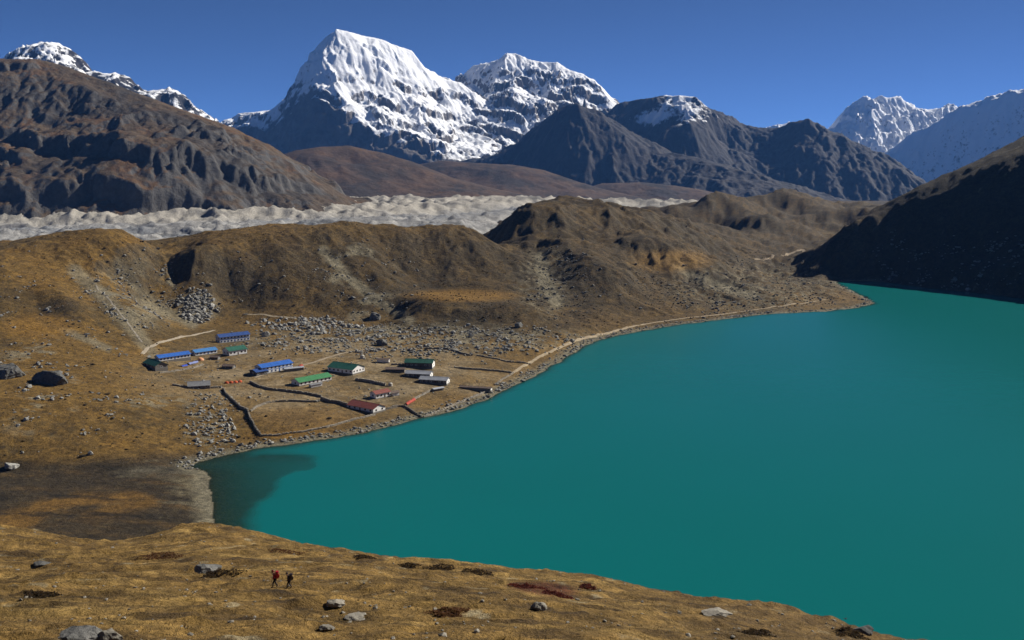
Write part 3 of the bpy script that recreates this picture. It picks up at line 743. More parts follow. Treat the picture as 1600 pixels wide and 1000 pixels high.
# rocky mountains in the middle, their shade put into the dark rock colours
def snow_e(X, Y, Z, s, px, py, e):
    n = fbm(X, Y, 300, 4, 1001)
    top = np.exp(-((px - 1075) / 55) ** 2) * sst(215, 165, py) + np.exp(-((px - 1010) / 45) ** 2 - ((py - 185) / 14) ** 2) * 0.9
    return np.clip(0.05 + 0.58 * top + 0.22 * e * top + 0.30 * n, 0, 1)
mountain('mountain', 'grey rock mountain with thin snow patches right of the massif',
    [[(940, 190, 9900), (960, 170, 9800), (975, 160, 9700), (1000, 157, 9600), (1030, 152, 9500), (1060, 149, 9400), (1090, 151, 9300), (1105, 165, 9300), (1130, 180, 9200), (1160, 200, 9200), (1185, 210, 9100), (1215, 214, 9000), (1240, 196, 9000), (1262, 186, 9000), (1285, 200, 9000), (1320, 216, 8900), (1360, 236, 8700), (1400, 258, 8500), (1440, 285, 8300), (1458, 300, 8200), (1490, 340, 8100)],
     [(1090, 151, 9300), (1080, 185, 8900), (1040, 205, 8600)], [(1262, 186, 9000), (1275, 230, 8650), (1290, 275, 8300)], [(1160, 200, 9200), (1180, 240, 8800), (1220, 290, 8300)]],
    [(1000, 200, 9200), (1060, 230, 8850), (1130, 230, 8900), (1230, 240, 8700), (1340, 270, 8350), (1400, 300, 8150), (1100, 320, 8100), (1200, 330, 8050), (1300, 335, 8000), (1400, 340, 7950), (950, 300, 8600), (1100, 420, 7300), (1250, 420, 7300), (1400, 420, 7300)],
    700, 4300, 7200, 11200, 400, 380, SNOWD, ero=(330, 44), rid=(480, 75), seed=1000, crest=60, gain=0.52, snow=snow_e, cut=-220)
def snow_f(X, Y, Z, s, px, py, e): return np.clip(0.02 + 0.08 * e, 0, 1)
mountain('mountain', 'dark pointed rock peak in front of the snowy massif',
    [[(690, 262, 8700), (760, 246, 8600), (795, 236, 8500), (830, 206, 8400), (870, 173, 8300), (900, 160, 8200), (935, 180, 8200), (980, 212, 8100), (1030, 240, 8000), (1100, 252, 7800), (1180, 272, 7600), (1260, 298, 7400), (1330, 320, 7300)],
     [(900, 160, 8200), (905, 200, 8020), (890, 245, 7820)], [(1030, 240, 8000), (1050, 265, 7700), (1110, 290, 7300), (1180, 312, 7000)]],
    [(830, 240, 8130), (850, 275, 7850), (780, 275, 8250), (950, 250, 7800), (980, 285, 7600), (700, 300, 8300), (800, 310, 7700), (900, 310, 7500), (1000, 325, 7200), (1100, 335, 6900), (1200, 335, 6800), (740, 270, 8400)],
    -900, 2800, 6400, 10200, 420, 380, mat_snowrock('shade_darkened_rock', (0.018, 0.018, 0.019), (0.042, 0.035, 0.031), 0.006, 18.0), ero=(300, 46), rid=(420, 60), seed=1100, crest=60, gain=0.52, snow=snow_f, cut=-230)  # rock colour darkened in place of shade on its slopes
HILLM = mat_attr('hill_mat', 0.012, 0.05, 6.0)
hillc = brown_cols((0.034, 0.026, 0.02), (0.068, 0.044, 0.029), (0.095, 0.055, 0.03), (0.05, 0.045, 0.04), 1.0)
mountain('hill', 'rounded brown hill below the white pyramid peak',
    [[(380, 275, 4700), (430, 246, 4800), (460, 236, 4850), (500, 230, 4900), (545, 228, 5000), (600, 240, 5000), (650, 256, 4950), (700, 275, 4900), (760, 292, 4850), (850, 312, 4800), (930, 325, 4700)]],
    [(450, 290, 4400), (550, 285, 4500), (650, 300, 4500), (400, 335, 3900), (550, 333, 4000), (700, 332, 4100), (850, 332, 4200), (950, 335, 4300), (560, 255, 4800)],
    -2000, 800, 3700, 6600, 330, 270, HILLM, ero=(260, 26), rid=(500, 24), seed=1200, colf=hillc, back=1500, cut=-120)
mountain('hill', 'long brown hill between the rounded hill and the dark rock peak',
    [[(600, 275, 6200), (650, 258, 6300), (690, 251, 6300), (740, 254, 6300), (800, 258, 6300), (850, 266, 6200), (900, 283, 6100), (950, 298, 6000), (1000, 308, 5900), (1060, 320, 5800), (1120, 332, 5700)]],
    [(700, 290, 5800), (800, 295, 5700), (880, 310, 5600), (700, 330, 5200), (850, 333, 5200), (1000, 335, 5200), (560, 330, 5500)],
    -1500, 1400, 5000, 8000, 300, 230, HILLM, ero=(280, 26), rid=(500, 24), seed=1300, colf=hillc, back=1500, cut=-200)
mountain('hill', 'low shaded brown hill at the foot of the dark rock peak',
    [[(880, 305, 6500), (940, 287, 6600), (1000, 285, 6600), (1060, 291, 6500), (1130, 303, 6400), (1190, 313, 6300), (1250, 324, 6200), (1320, 335, 6100)]],
    [(950, 315, 6100), (1050, 318, 6000), (1150, 325, 5900), (900, 340, 5700), (1050, 340, 5600), (1200, 342, 5600)],
    300, 2400, 5400, 7800, 300, 240, HILLM, ero=(260, 24), rid=(450, 20), seed=1400, colf=hillc, back=1200, cut=-230)
# far valley floor down to the horizon
X, Y = np.meshgrid(np.linspace(-14000, 15000, 60), np.linspace(3000, 30000, 60))
Z = -280 + fbm(X, Y, 9000, 3, 1501) * 60
tag(link('terrain', grid_mesh('terrain', X, Y, Z, attrs={'Col': np.zeros(X.shape + (3,)) + np.array((0.06, 0.045, 0.03))}), HILLM), 'brown valley floor beyond the glacier and between the mountains', 'terrain', kind='structure')
# ------------------------------------------------------------------ trails
def path(label, pts, width, colr, name='path'):
    w = np.array([hit(x, y, 260)[:2] for x, y in pts])
    seg = np.hypot(*np.diff(w, axis=0).T); t = np.concatenate([[0], np.cumsum(seg)])
    n = max(int(t[-1] / 1.6), 4)
    tt = np.linspace(0, t[-1], n)
    x = np.interp(tt, t, w[:, 0]); y = np.interp(tt, t, w[:, 1])
    for _ in range(6):
        x[1:-1] = (x[:-2] + 2 * x[1:-1] + x[2:]) / 4; y[1:-1] = (y[:-2] + 2 * y[1:-1] + y[2:]) / 4
    x = x + 0.9 * fbm(tt, tt * 0, 14, 3, 33); y = y + 0.9 * fbm(tt, tt * 0 + 50, 14, 3, 34)
    dx = np.gradient(x); dy = np.gradient(y); l = np.hypot(dx, dy) + 1e-6
    off = np.linspace(-0.5, 0.5, 5)
    wv = width * (1 + 0.5 * fbm(tt, tt * 0 + 9, 9, 3, 35))
    X = x[:, None] - (dy / l)[:, None] * off * wv[:, None]; Y = y[:, None] + (dx / l)[:, None] * off * wv[:, None]
    Z = zg(X, Y) + 0.10 + 0.08 * (1 - (2 * np.abs(off)) ** 2)
    o = link(name, grid_mesh(name, X, Y, Z), mat_plain('trail_dust', colr, 0.95, 0.3, 0.3))
    return tag(o, label, 'path', kind='structure')
PALE = (0.30, 0.235, 0.15)
path('pale dirt trail along the lake shore below the moraine', [(800, 583), (815, 574), (835, 562), (868, 546), (905, 530), (960, 517), (1010, 506), (1070, 497), (1130, 491), (1200, 481), (1250, 475), (1290, 468)], 3.2, PALE)
path('short pale track at the foot of the moraine hump', [(385, 491), (420, 493), (450, 496), (490, 503), (540, 506), (560, 512)], 3.0, (0.27, 0.22, 0.15))
path('pale track curving over the flat valley beyond the moraine', [(1178, 405), (1205, 402), (1230, 397), (1255, 390), (1285, 383)], 6, (0.27, 0.21, 0.14))
path('dusty lane behind the blue roofed lodges', [(222, 553), (232, 543), (250, 535), (275, 529), (305, 523), (335, 516)], 3.2, (0.30, 0.25, 0.18))
path('pale lane between the blue lodge and the green lodges', [(398, 590), (420, 582), (460, 575), (500, 563), (530, 553), (580, 545)], 3.0, (0.29, 0.23, 0.155))
path('faint trail descending the scree gully above the lodges', [(150, 445), (178, 478), (200, 505), (222, 535)], 1.6, (0.22, 0.19, 0.145))

# ------------------------------------------------------------------ stones
rng = np.random.default_rng(7)
PHI = (1 + 5 ** 0.5) / 2
ICO = np.array([(-1, PHI, 0), (1, PHI, 0), (-1, -PHI, 0), (1, -PHI, 0), (0, -1, PHI), (0, 1, PHI), (0, -1, -PHI), (0, 1, -PHI), (PHI, 0, -1), (PHI, 0, 1), (-PHI, 0, -1), (-PHI, 0, 1)]) / math.hypot(1, PHI)
ICF = np.array([(0, 11, 5), (0, 5, 1), (0, 1, 7), (0, 7, 10), (0, 10, 11), (1, 5, 9), (5, 11, 4), (11, 10, 2), (10, 7, 6), (7, 1, 8), (3, 9, 4), (3, 4, 2), (3, 2, 6), (3, 6, 8), (3, 8, 9), (4, 9, 5), (2, 4, 11), (6, 2, 10), (8, 6, 7), (9, 8, 1)])
def rot_z(a):
    c, s = np.cos(a), np.sin(a); o = np.zeros_like(a)
    return np.stack([np.stack([c, -s, o], -1), np.stack([s, c, o], -1), np.stack([o, o, o + 1], -1)], -2)
def stones_mesh(name, pos, size, flat=0.7, cols=None, sink=0.3):
    """many angular stones joined into one mesh"""
    n = len(pos)
    v = ICO[None] * (1 + rng.uniform(-0.38, 0.38, (n, 12, 1))) * np.stack([rng.uniform(0.75, 1.3, n), rng.uniform(0.7, 1.1, n), rng.uniform(0.6, 1.05, n) * flat], -1)[:, None]
    v = np.einsum('nij,nkj->nki', rot_z(rng.uniform(0, 6.3, n)), v) * (size * 0.5)[:, None, None]
    v[..., 2] += (size * 0.5 * flat * (1 - 2 * sink))[:, None]
    v += pos[:, None]
    tri = ICF[None] + 12 * np.arange(n)[:, None, None]
    c = None if cols is None else np.repeat(cols, 12, axis=0)
    return tri_mesh(name, v.reshape(-1, 3), tri.reshape(-1, 3), False, c)
ROCKS = []
for k in range(9):
    bm = bmesh.new()
    bmesh.ops.create_icosphere(bm, subdivisions=1, radius=1.0)
    r_ = random.Random(k)
    pl = [((r_.gauss(0, 1), r_.gauss(0, 1), r_.gauss(0, 0.8)), r_.uniform(0.5, 0.85)) for _ in range(9)]
    for v in bm.verts:
        v.co *= r_.uniform(0.85, 1.15)
        for nrm, d in pl:
            l = math.sqrt(sum(q * q for q in nrm)); nn = [q / l for q in nrm]
            t = sum(v.co[i] * nn[i] for i in range(3))
            if t > d: v.co -= (t - d) * type(v.co)(nn)
    me = bpy.data.meshes.new('boulder'); bm.to_mesh(me); bm.free()
    ROCKS.append(me)
ROCKM = {'grey': mat_rock('grey_stone', (0.15, 0.145, 0.13), (0.42, 0.40, 0.35), 1.0), 'dark': mat_rock('dark_stone', (0.06, 0.06, 0.055), (0.22, 0.21, 0.19), 0.5),
         'near': mat_rock('weathered_stone', (0.14, 0.125, 0.10), (0.36, 0.325, 0.26), 5.0)}
ROCKV = {(k, m): None for k in range(9) for m in ROCKM}
def rock_mesh(k, m):
    if ROCKV[(k, m)] is None:
        me = ROCKS[k].copy(); me.materials.append(ROCKM[m]); ROCKV[(k, m)] = me
    return ROCKV[(k, m)]
def boulder(pos, size, kind, label, group=None, flat=0.7, yaw=None, wide=1.0):
    o = bpy.data.objects.new('boulder', rock_mesh(int(rng.integers(9)), kind))
    s_ = size * 0.55
    o.scale = (s_ * wide, s_ * rng.uniform(0.8, 1.1), s_ * flat)
    o.rotation_euler = (rng.uniform(-.2, .2), rng.uniform(-.2, .2), rng.uniform(0, 6.28) if yaw is None else yaw)
    o.location = (pos[0], pos[1], pos[2] + s_ * flat * 0.35)
    COL.objects.link(o)
    return tag(o, label, 'boulder', group)
def pick(mask, n, ymin, ymax):
    """n random ground places, weighted by mask"""
    w = np.where((GY > ymin) & (GY < ymax) & (SDn > 1) & (np.abs(AA) < 0.57), mask, 0)[:-1, :-1].ravel()
    w = w / w.sum()
    i = rng.choice(len(w), n, p=w)
    r, c = np.divmod(i, GX.shape[1] - 1)
    u, v = rng.random(n), rng.random(n)
    a = GA[c] + u * (GA[c + 1] - GA[c]); b = GB[r] + v * (GB[r + 1] - GB[r])
    Y = np.exp(b) - C0; X = a * (Y + C0)
    return np.stack([X, Y, zg(X, Y)], -1)
lump = sst(0.0, 0.35, fbm(GX, GY, 24, 3, 171))
ZONES = [
    ('rubble', np.clip(blob(650, 532, 260, 26), 0, 1) * (0.25 + lump), 2400, 1, 'grey', 'grey boulder in the rubble belt between the lodges and the moraine', 'boulders in the rubble belt behind the village'),
    ('rubble', blob(480, 510, 80, 14) * (0.3 + lump), 420, 1.5, 'grey', 'large grey boulder in the heap at the foot of the moraine hump', 'boulders heaped at the moraine foot'),
    ('rubble', blob(308, 478, 30, 26), 420, 1.35, 'grey', 'pale boulder in the rockfall under the steep end of the moraine hump', 'boulders of the rockfall'),
    ('rubble', blob(215, 455, 80, 62) * (0.15 + lump), 900, 0.9, 'grey', 'grey stone in the scree gully above the lodges', 'stones of the scree gully'),
    ('rubble', np.clip(blob(560, 440, 90, 60) + blob(400, 440, 100, 50) * 0.5, 0, 1) * (0.1 + lump), 700, 0.95, 'grey', 'grey stone scattered on the moraine flank above the village', 'stones on the moraine flank'),
    ('rubble', np.clip(blob(1150, 445, 170, 48) + blob(880, 435, 60, 60), 0, 1) * (0.2 + lump), 2200, 0.85, 'dark', 'dark stone on the rough moraine slope above the lake tip', 'stones on the moraine above the lake tip'),
    ('rubble', blob(328, 662, 40, 52), 330, 0.95, 'grey', 'pale stone strewn over the grass left of the long field wall', 'stones beside the long field wall'),
    ('rubble', np.clip(blob(80, 560, 140, 150), 0, 1) * lump, 480, 0.9, 'grey', 'grey stone lying on the brown grass slope left of the village', 'stones on the left grass slope'),
    ('rubble', (1 - sst(3, 14, SDn)) * (1 - FORE) * (1 - RIGHT) * (GY > 560), 1300, 0.75, 'grey', 'grey stone on the lake shore strip', 'stones along the shore'),
    ('rubble', RIGHT * (0.1 + lump) * sst(360, 400, PY), 420, 1.5, 'grey', 'pale boulder on the dark shaded hillside across the lake', 'boulders on the shaded hillside'),
    ('rubble', vill * 0.5, 500, 0.6, 'grey', 'small grey stone on the village terrace', 'stones on the village terrace'),
]
cand = []
rest = {'grey': [], 'dark': [], 'near': []}
for nm, mk, n, sz, kd, lb, gp in ZONES:
    p = pick(mk, n, 300, 2400)
    s_ = sz * np.exp(rng.normal(0.25, 0.5, n)) * 1.25
    s_ = np.minimum(s_, sz * 5)
    for q, s1 in zip(p, s_): cand.append((s1 / q[1], q, s1, kd, lb, gp))
fmask = FORE * (GY > 40) * (0.3 + sst(0, 0.3, fbm(GX, GY, 8, 3, 181)))
p = pick(fmask, 2600, 45, 215)
s_ = np.exp(rng.normal(-1.75, 0.55, len(p)))
for q, s1 in zip(p, s_): cand.append((s1 / q[1] * 0.8, q, min(s1, 0.8), 'near', 'pale weathered stone half sunk in the dry foreground grass', 'stones in the foreground grass'))
cand.sort(key=lambda t: -t[0])
FG = (('left of the hikers', 0, 400), ('around and below the hikers', 400, 560), ('between the hikers and the red shrubs', 560, 780), ('by the red shrubs', 780, 960), ('on the slope right of the red shrubs', 960, 1700))
RBT = (('behind the blue lodges', 0, 470), ('behind the wide dark green lodge', 470, 600), ('behind the teal green lodge', 600, 700), ('toward the shore trail', 700, 1700))
RANK = ('largest', 'second largest', 'third largest', 'fourth largest', 'fifth largest')
cnt = {}
for _, q, s1, kd, lb, gp in cand[:270]:
    px_, py_ = project(*q)
    if px_ < -5 or px_ > 1605 or py_ > 1005: 
        rest[kd].append((*q, s1)); continue
    if kd == 'near':
        w = [n_ for n_, a_, b_ in FG if a_ <= px_ < b_ or (a_ == 0 and px_ < 0)][0]
        lb = 'pale stone ' + ('near the foreground crest ' if py_ < 905 else 'at the bottom edge ' if py_ > 955 else 'in the foreground grass ') + w
    elif gp == 'boulders in the rubble belt behind the village':
        lb = 'grey boulder in the rubble belt ' + [n_ for n_, a_, b_ in RBT if a_ <= px_ < b_][0]
    k_ = cnt.get(lb, 0); cnt[lb] = k_ + 1
    lab = (RANK[k_] + ' ' + lb) if k_ < 5 else 'smaller ' + lb.replace('large ', '')
    boulder(q, s1, kd, lab, gp, flat=0.6 if kd == 'near' else 0.75)
for _, q, s1, kd, lb, gp in cand[270:]: rest[kd].append((*q, s1))
for kd, lb in (('grey', 'small grey stones strewn over the moraine, shore and terrace'), ('dark', 'dark rubble on the moraine above the lake tip'), ('near', 'small pale stones between the foreground grass')):
    a = np.array(rest[kd])
    o = link('rubble', stones_mesh('rubble', a[:, :3], a[:, 3] * 1.1, 0.7), ROCKM[kd])
    tag(o, lb, 'rubble', kind='stuff')
# single boulders that stand out
def hero(px, py, wpx, label, kind='dark', flat=0.55, wide=1.25, name='boulder', ymin=20, seed=1):
    q = hit(px, py, ymin)
    size = wpx / F * q[1]
    bm = bmesh.new(); bmesh.ops.create_icosphere(bm, subdivisions=4, radius=1.0)
    r_ = random.Random(seed)
    pl = [((r_.gauss(0, 1), r_.gauss(0, 1), r_.gauss(0, 0.9)), r_.uniform(0.5, 0.85)) for _ in range(14)]
    for v in bm.verts:
        for nrm, d in pl:
            l = math.sqrt(sum(t * t for t in nrm)); nn = type(v.co)([t / l for t in nrm])
            t = v.co.dot(nn)
            if t > d: v.co -= (t - d) * nn
        v.co *= 1 + 0.05 * math.sin(v.co.x * 9 + seed) * math.cos(v.co.y * 7) + r_.uniform(-.025, .025)
    cs_ = np.array([tuple(v.co) for v in bm.verts])
    nz = fbm(cs_[:, 0] + cs_[:, 2] * 0.7, cs_[:, 1] - cs_[:, 2] * 0.6 + seed, 0.55, 4, seed, 0.6)
    for v, t in zip(bm.verts, nz): v.co *= 1 + 0.16 * float(t)
    me = bpy.data.meshes.new(name); bm.to_mesh(me); bm.free()
    me.materials.append(ROCKM[kind])
    o = bpy.data.objects.new(name, me); COL.objects.link(o)
    s_ = size * 0.6
    o.scale = (s_, s_ / wide, s_ * flat); o.rotation_euler = (0, 0, r_.uniform(-.4, .4))
    o.location = (q[0], q[1] + s_ * 0.3, q[2] + s_ * flat * 0.30)
    return tag(o, label, 'boulder')
hero(76, 600, 58, 'huge dark boulder sitting on the brown slope left of the village', seed=3, flat=0.5)
hero(14, 590, 46, 'big dark boulder with a pale foot cut by the left picture edge', seed=5, flat=0.7)
hero(15, 733, 24, 'lone grey boulder on the edge of the dark wetland', 'grey', seed=8, flat=0.6)
hero(585, 500, 22, 'dark boulder standing above the heap at the moraine foot', seed=13, flat=0.7)
hero(598, 540, 20, 'dark boulder in the rubble just behind the brown hut', seed=15, flat=0.75)
hero(842, 953, 26, 'black shaded stone with pale top on the right foreground grass', 'near', seed=17, flat=0.6)
hero(522, 947, 34, 'flat pale stone below the two hikers in the foreground', 'near', seed=19, flat=0.35)
hero(120, 1000, 70, 'dark low rock ledge at the bottom edge of the foreground', 'dark', seed=21, flat=0.35)
hero(165, 1003, 50, 'pale rounded rock beside the dark ledge at the bottom edge', 'near', seed=23, flat=0.45)
hero(1120, 962, 44, 'long white slab lying on the right foreground slope', 'near', seed=25, flat=0.2)
hero(1352, 990, 34, 'dark rock on the lower right end of the foreground slope', 'dark', seed=27, flat=0.4)
hero(555, 968, 40, 'flat grey slab flush with the foreground grass', 'near', seed=29, flat=0.16)
hero(510, 985, 22, 'small grey stone with a black shadow under the flat slabs', 'near', seed=31, flat=0.5)
hero(325, 893, 46, 'dark mat covered rock left of the hikers', 'dark', seed=33, flat=0.28)
hero(62, 884, 30, 'dark low rock at the left of the foreground meadow', 'dark', seed=35, flat=0.25)
hero(810, 512, 14, 'pale boulder on the dark bank below the golden bench', 'grey', seed=37, flat=0.8)
hero(415, 526, 14, 'pale pointed boulder behind the upper blue lodge', 'grey', seed=39, flat=0.8)

# ------------------------------------------------------------------ grass and low shrubs
def tufts(n, pos, h, w, cols, name, mat, blades=5, lean=0.5):
    ang = rng.uniform(0, 6.28, (n, blades)); r0 = rng.uniform(0, 1, (n, blades)) * w[:, None] * 0.5
    bx = pos[:, None, 0] + np.cos(ang) * r0; by = pos[:, None, 1] + np.sin(ang) * r0
    bz = np.repeat(pos[:, None, 2], blades, 1) - 0.02
    ht = h[:, None] * rng.uniform(0.5, 1.1, (n, blades)); ln = rng.uniform(0.15, lean, (n, blades)) * ht
    wd = ht * rng.uniform(0.10, 0.20, (n, blades))
    px, py = -np.sin(ang), np.cos(ang)
    v = np.empty((n, blades, 3, 3))
    v[..., 0, 0] = bx - px * wd; v[..., 0, 1] = by - py * wd; v[..., 0, 2] = bz
    v[..., 1, 0] = bx + px * wd; v[..., 1, 1] = by + py * wd; v[..., 1, 2] = bz
    v[..., 2, 0] = bx + np.cos(ang) * ln; v[..., 2, 1] = by + np.sin(ang) * ln; v[..., 2, 2] = bz + ht
    co = v.reshape(-1, 3)
    c = np.repeat(cols, blades * 3, axis=0)
    return link(name, tri_mesh(name, co, np.arange(len(co)).reshape(-1, 3), False, c), mat)
GRM = NT('dry_grass'); _c = GRM.attr('Col').outputs['Color']; GRM.color(_c)
_t = GRM.n('ShaderNodeBsdfTranslucent'); GRM.l(_c, _t.inputs[0]); _x = GRM.n('ShaderNodeMixShader'); _x.inputs[0].default_value = 0.5
GRM.l(GRM.b.outputs[0], _x.inputs[1]); GRM.l(_t.outputs[0], _x.inputs[2]); GRM.l(_x.outputs[0], GRM.o.inputs['Surface']); GRM = GRM.m
gd = fbm(GX * 0.5, GY, 7, 4, 191)
p = pick(FORE * sst(-0.25, 0.25, gd), 44000, 42, 225)
n = len(p); t = rng.random((n, 1))
cl = np.array((0.29, 0.205, 0.08)) * (1 - t) + np.array((0.13, 0.085, 0.033)) * t
tag(tufts(n, p, rng.uniform(0.06, 0.22, n), rng.uniform(0.2, 0.5, n), cl, 'grass', GRM, 4, 0.9), 'dry straw coloured grass on the foreground slope', 'grass', kind='stuff')
p = pick((1 - FORE) * (1 - RIGHT) * (0.35 + mor) * (1 - vill) * (1 - dl) * sst(-0.2, 0.3, nB + nC), 7500, 520, 2100)
n = len(p); t = rng.random((n, 1))
cl = np.array((0.035, 0.030, 0.016)) * (1 - t) + np.array((0.075, 0.052, 0.024)) * t
o = link('shrubbery', stones_mesh('shrubbery', p, np.exp(rng.normal(0.1, 0.4, n)), 0.55, cl, 0.25), GRM)
tag(o, 'low dark heath bushes dotted over the moraine', 'shrubs', kind='stuff')
def shrub(px, py, wpx, hgt, label, ca, cb, nl=900, seed=0):
    """a low mat of small leaves over short twigs"""
    q = hit(px, py, 40, 240); R = wpx / F * q[1] * 0.5
    r_ = np.random.default_rng(seed)
    e = bpy.data.objects.new('shrub', None); e.location = q; COL.objects.link(e)
    ang = r_.uniform(0, 6.28, nl); rr = np.sqrt(r_.random(nl)) * R * (1 + 0.3 * np.sin(ang * 3 + seed) + 0.15 * np.sin(ang * 7))
    x = np.cos(ang) * rr; y = np.sin(ang) * rr * 0.9
    top = hgt * (1 - (rr / (R * 1.45)) ** 2) * (0.6 + 0.5 * r_.random(nl)) * (0.7 + 0.5 * np.sin(x * 4 + seed) * np.cos(y * 3))
    z = zg(x + q[0], y + q[1]) - q[2] + np.maximum(top, 0.02)
    c0 = np.stack([x, y, z], -1)
    d = r_.normal(0, 1, (nl, 3, 3)) * r_.uniform(0.06, 0.13, (nl, 1, 1)); d[..., 2] *= 0.7
    v = (c0[:, None] + d).reshape(-1, 3)
    t_ = r_.random((nl, 1)); cc = np.repeat(np.array(ca) * (1 - t_) + np.array(cb) * t_, 3, axis=0)
    link('foliage', tri_mesh('foliage', v, np.arange(len(v)).reshape(-1, 3), False, cc), GRM, e)
    m_ = 60; tw = []
    for k in range(m_):
        i = int(r_.integers(nl)); b = c0[i] * np.array((0.7, 0.7, 0)); b[2] = zg(b[0] + q[0], b[1] + q[1]) - q[2] - 0.03
        tw += [b + (0.015, 0, 0), b - (0.015, 0, 0), c0[i], b + (0, 0.015, 0), b - (0, 0.015, 0), c0[i]]
    link('twigs', tri_mesh('twigs', np.array(tw), np.arange(len(tw)).reshape(-1, 3)), mat_plain('twig', (0.06, 0.04, 0.025)), e)
    return tag(e, label, 'shrub', 'low shrub mats on the foreground slope')
RED = ((0.075, 0.018, 0.013), (0.13, 0.035, 0.022)); DRK = ((0.03, 0.024, 0.014), (0.075, 0.045, 0.022)); RUS = ((0.09, 0.04, 0.018), (0.14, 0.07, 0.03))
shrub(820, 917, 62, 0.35, 'broad dark red shrub mat on the right half of the foreground', *RED, 2200, 1)
shrub(868, 930, 46, 0.3, 'dark red shrub trailing down from the broad red mat', *RED, 1400, 2)
shrub(918, 917, 26, 0.3, 'small dark red shrub right of the broad red mat', *RED, 700, 3)
shrub(752, 899, 50, 0.5, 'dark brown shrub on the foreground crest against the lake', *DRK, 1500, 4)
shrub(690, 889, 46, 0.4, 'brown shrub on the crest left of the dark brown one', *DRK, 1200, 5)
shrub(640, 884, 30, 0.35, 'small brown shrub at the crest above the hikers level', *DRK, 700, 6)
shrub(570, 872, 34, 0.35, 'dark crest shrub nearest the hikers', *DRK, 800, 7)
shrub(345, 894, 62, 0.3, 'dark flat shrub mat uphill left of the hikers', *DRK, 1500, 8)
shrub(250, 872, 70, 0.3, 'rusty shrub mat in the hollow left of the hikers', *RUS, 1400, 9)
shrub(1330, 990, 46, 0.4, 'dark shrub at the lower right tip of the foreground', *DRK, 1000, 10)
shrub(1180, 990, 60, 0.3, 'dark shrub mat at the bottom right of the foreground', *DRK, 1300, 11)
shrub(700, 960, 60, 0.25, 'rusty flat shrub mat right of the flat grey slab', *RUS, 1000, 12)
shrub(60, 930, 50, 0.25, 'dark shrub mat at the left edge of the meadow', *DRK, 1000, 13)
shrub(450, 862, 60, 0.3, 'rusty shrub mat on the crest behind the hikers', *RUS, 1200, 14)

# ------------------------------------------------------------------ dry stone field walls
WALLM = mat_rock('dry_stone', (0.18, 0.155, 0.12), (0.42, 0.37, 0.29), 0.8)
CUBE = np.array([(x, y, z) for x in (-.5, .5) for y in (-.5, .5) for z in (-.5, .5)])
CUF = np.array([(0, 1, 3), (0, 3, 2), (4, 6, 7), (4, 7, 5), (0, 4, 5), (0, 5, 1), (2, 3, 7), (2, 7, 6), (0, 2, 6), (0, 6, 4), (1, 5, 7), (1, 7, 3)])
def stone_wall(label, pts, h=1.5, w=1.15, name='stone_wall'):
    p = np.array([hit(x, y, 300)[:2] for x, y in pts])
    seg = np.hypot(*np.diff(p, axis=0).T); t = np.concatenate([[0], np.cumsum(seg)])
    n = max(int(t[-1] / 0.75), 3); courses = max(int(h / 0.5), 2)
    P_, S_, A_ = [], [], []
    for c in range(courses):
        tt = (np.arange(n) + 0.5 * (c % 2)) * 0.75
        x = np.interp(tt, t, p[:, 0]); y = np.interp(tt, t, p[:, 1])
        k = np.clip(np.searchsorted(t, tt) - 1, 0, len(seg) - 1)
        dx = np.diff(p, axis=0)[k]; a = np.arctan2(dx[:, 1], dx[:, 0])
        x = x + 0.5 * fbm(tt, tt * 0, 11, 2, 3) - np.sin(a) * rng.uniform(-.08, .08, n); y = y + 0.5 * fbm(tt, tt * 0 + 7, 11, 2, 4) + np.cos(a) * rng.uniform(-.08, .08, n)
        hc = h / courses
        keep = rng.random(n) < (1.0 if c < courses - 1 else 0.8)
        z = zg(x, y) + hc * (c + 0.4)
        P_.append(np.stack([x, y, z], -1)[keep]); A_.append((a + rng.uniform(-.15, .15, n))[keep])
        S_.append(np.stack([rng.uniform(.62, .98, n), w * rng.uniform(.75, 1.15, n) * (1 - 0.08 * c), hc * rng.uniform(1.0, 1.3, n)], -1)[keep])
    P_ = np.concatenate(P_); S_ = np.concatenate(S_); A_ = np.concatenate(A_)
    v = (CUBE[None] * (1 + rng.uniform(-.22, .12, (len(P_), 8, 3)))) * S_[:, None]
    v = np.einsum('nij,nkj->nki', rot_z(A_), v) + P_[:, None]
    tri = (CUF[None] + 8 * np.arange(len(P_))[:, None, None]).reshape(-1, 3)
    mid = p.mean(0); org = np.array([mid[0], mid[1], float(zg(mid[0], mid[1]))])
    o = link(name, tri_mesh(name, v.reshape(-1, 3) - org, tri), WALLM, None, org)
    return tag(o, label, 'wall', 'dry stone field walls')
stone_wall('long zigzag dry stone wall left of the oval field, running toward the shore', [(349, 608), (353, 617), (366, 628), (376, 638), (387, 642), (391, 655), (399, 670), (408, 681)], 1.9)
stone_wall('pale dry stone wall between the oval field and the lake', [(408, 681), (430, 681), (470, 676), (510, 668), (550, 657), (588, 648)], 1.1)
stone_wall('dry stone wall in front of the bright green roof', [(391, 598), (405, 605), (420, 609), (450, 612), (480, 616), (503, 621)], 1.8)
stone_wall('thick dark dry stone wall joining the red roofed lodge', [(502, 624), (515, 629), (530, 631), (545, 636)], 2.4, 1.4)
stone_wall('curved dry stone wall along the top of the oval field', [(392, 643), (402, 636), (415, 631), (432, 628), (455, 627), (480, 628), (500, 628)], 1.3)
stone_wall('short dark wall in the yard above the red roofs', [(556, 594), (575, 597), (603, 603)], 2.2, 1.2)
stone_wall('short wall dropping to the shore right of the red roof', [(604, 640), (622, 636), (632, 636), (646, 645), (660, 653)], 1.6)
stone_wall('pale shore wall under the brown paddock', [(662, 652), (690, 642), (720, 629), (745, 619), (762, 612)], 1.2)
stone_wall('pale wall between the brown paddock and the small yard', [(634, 632), (650, 623), (665, 615), (680, 608)], 1.3)
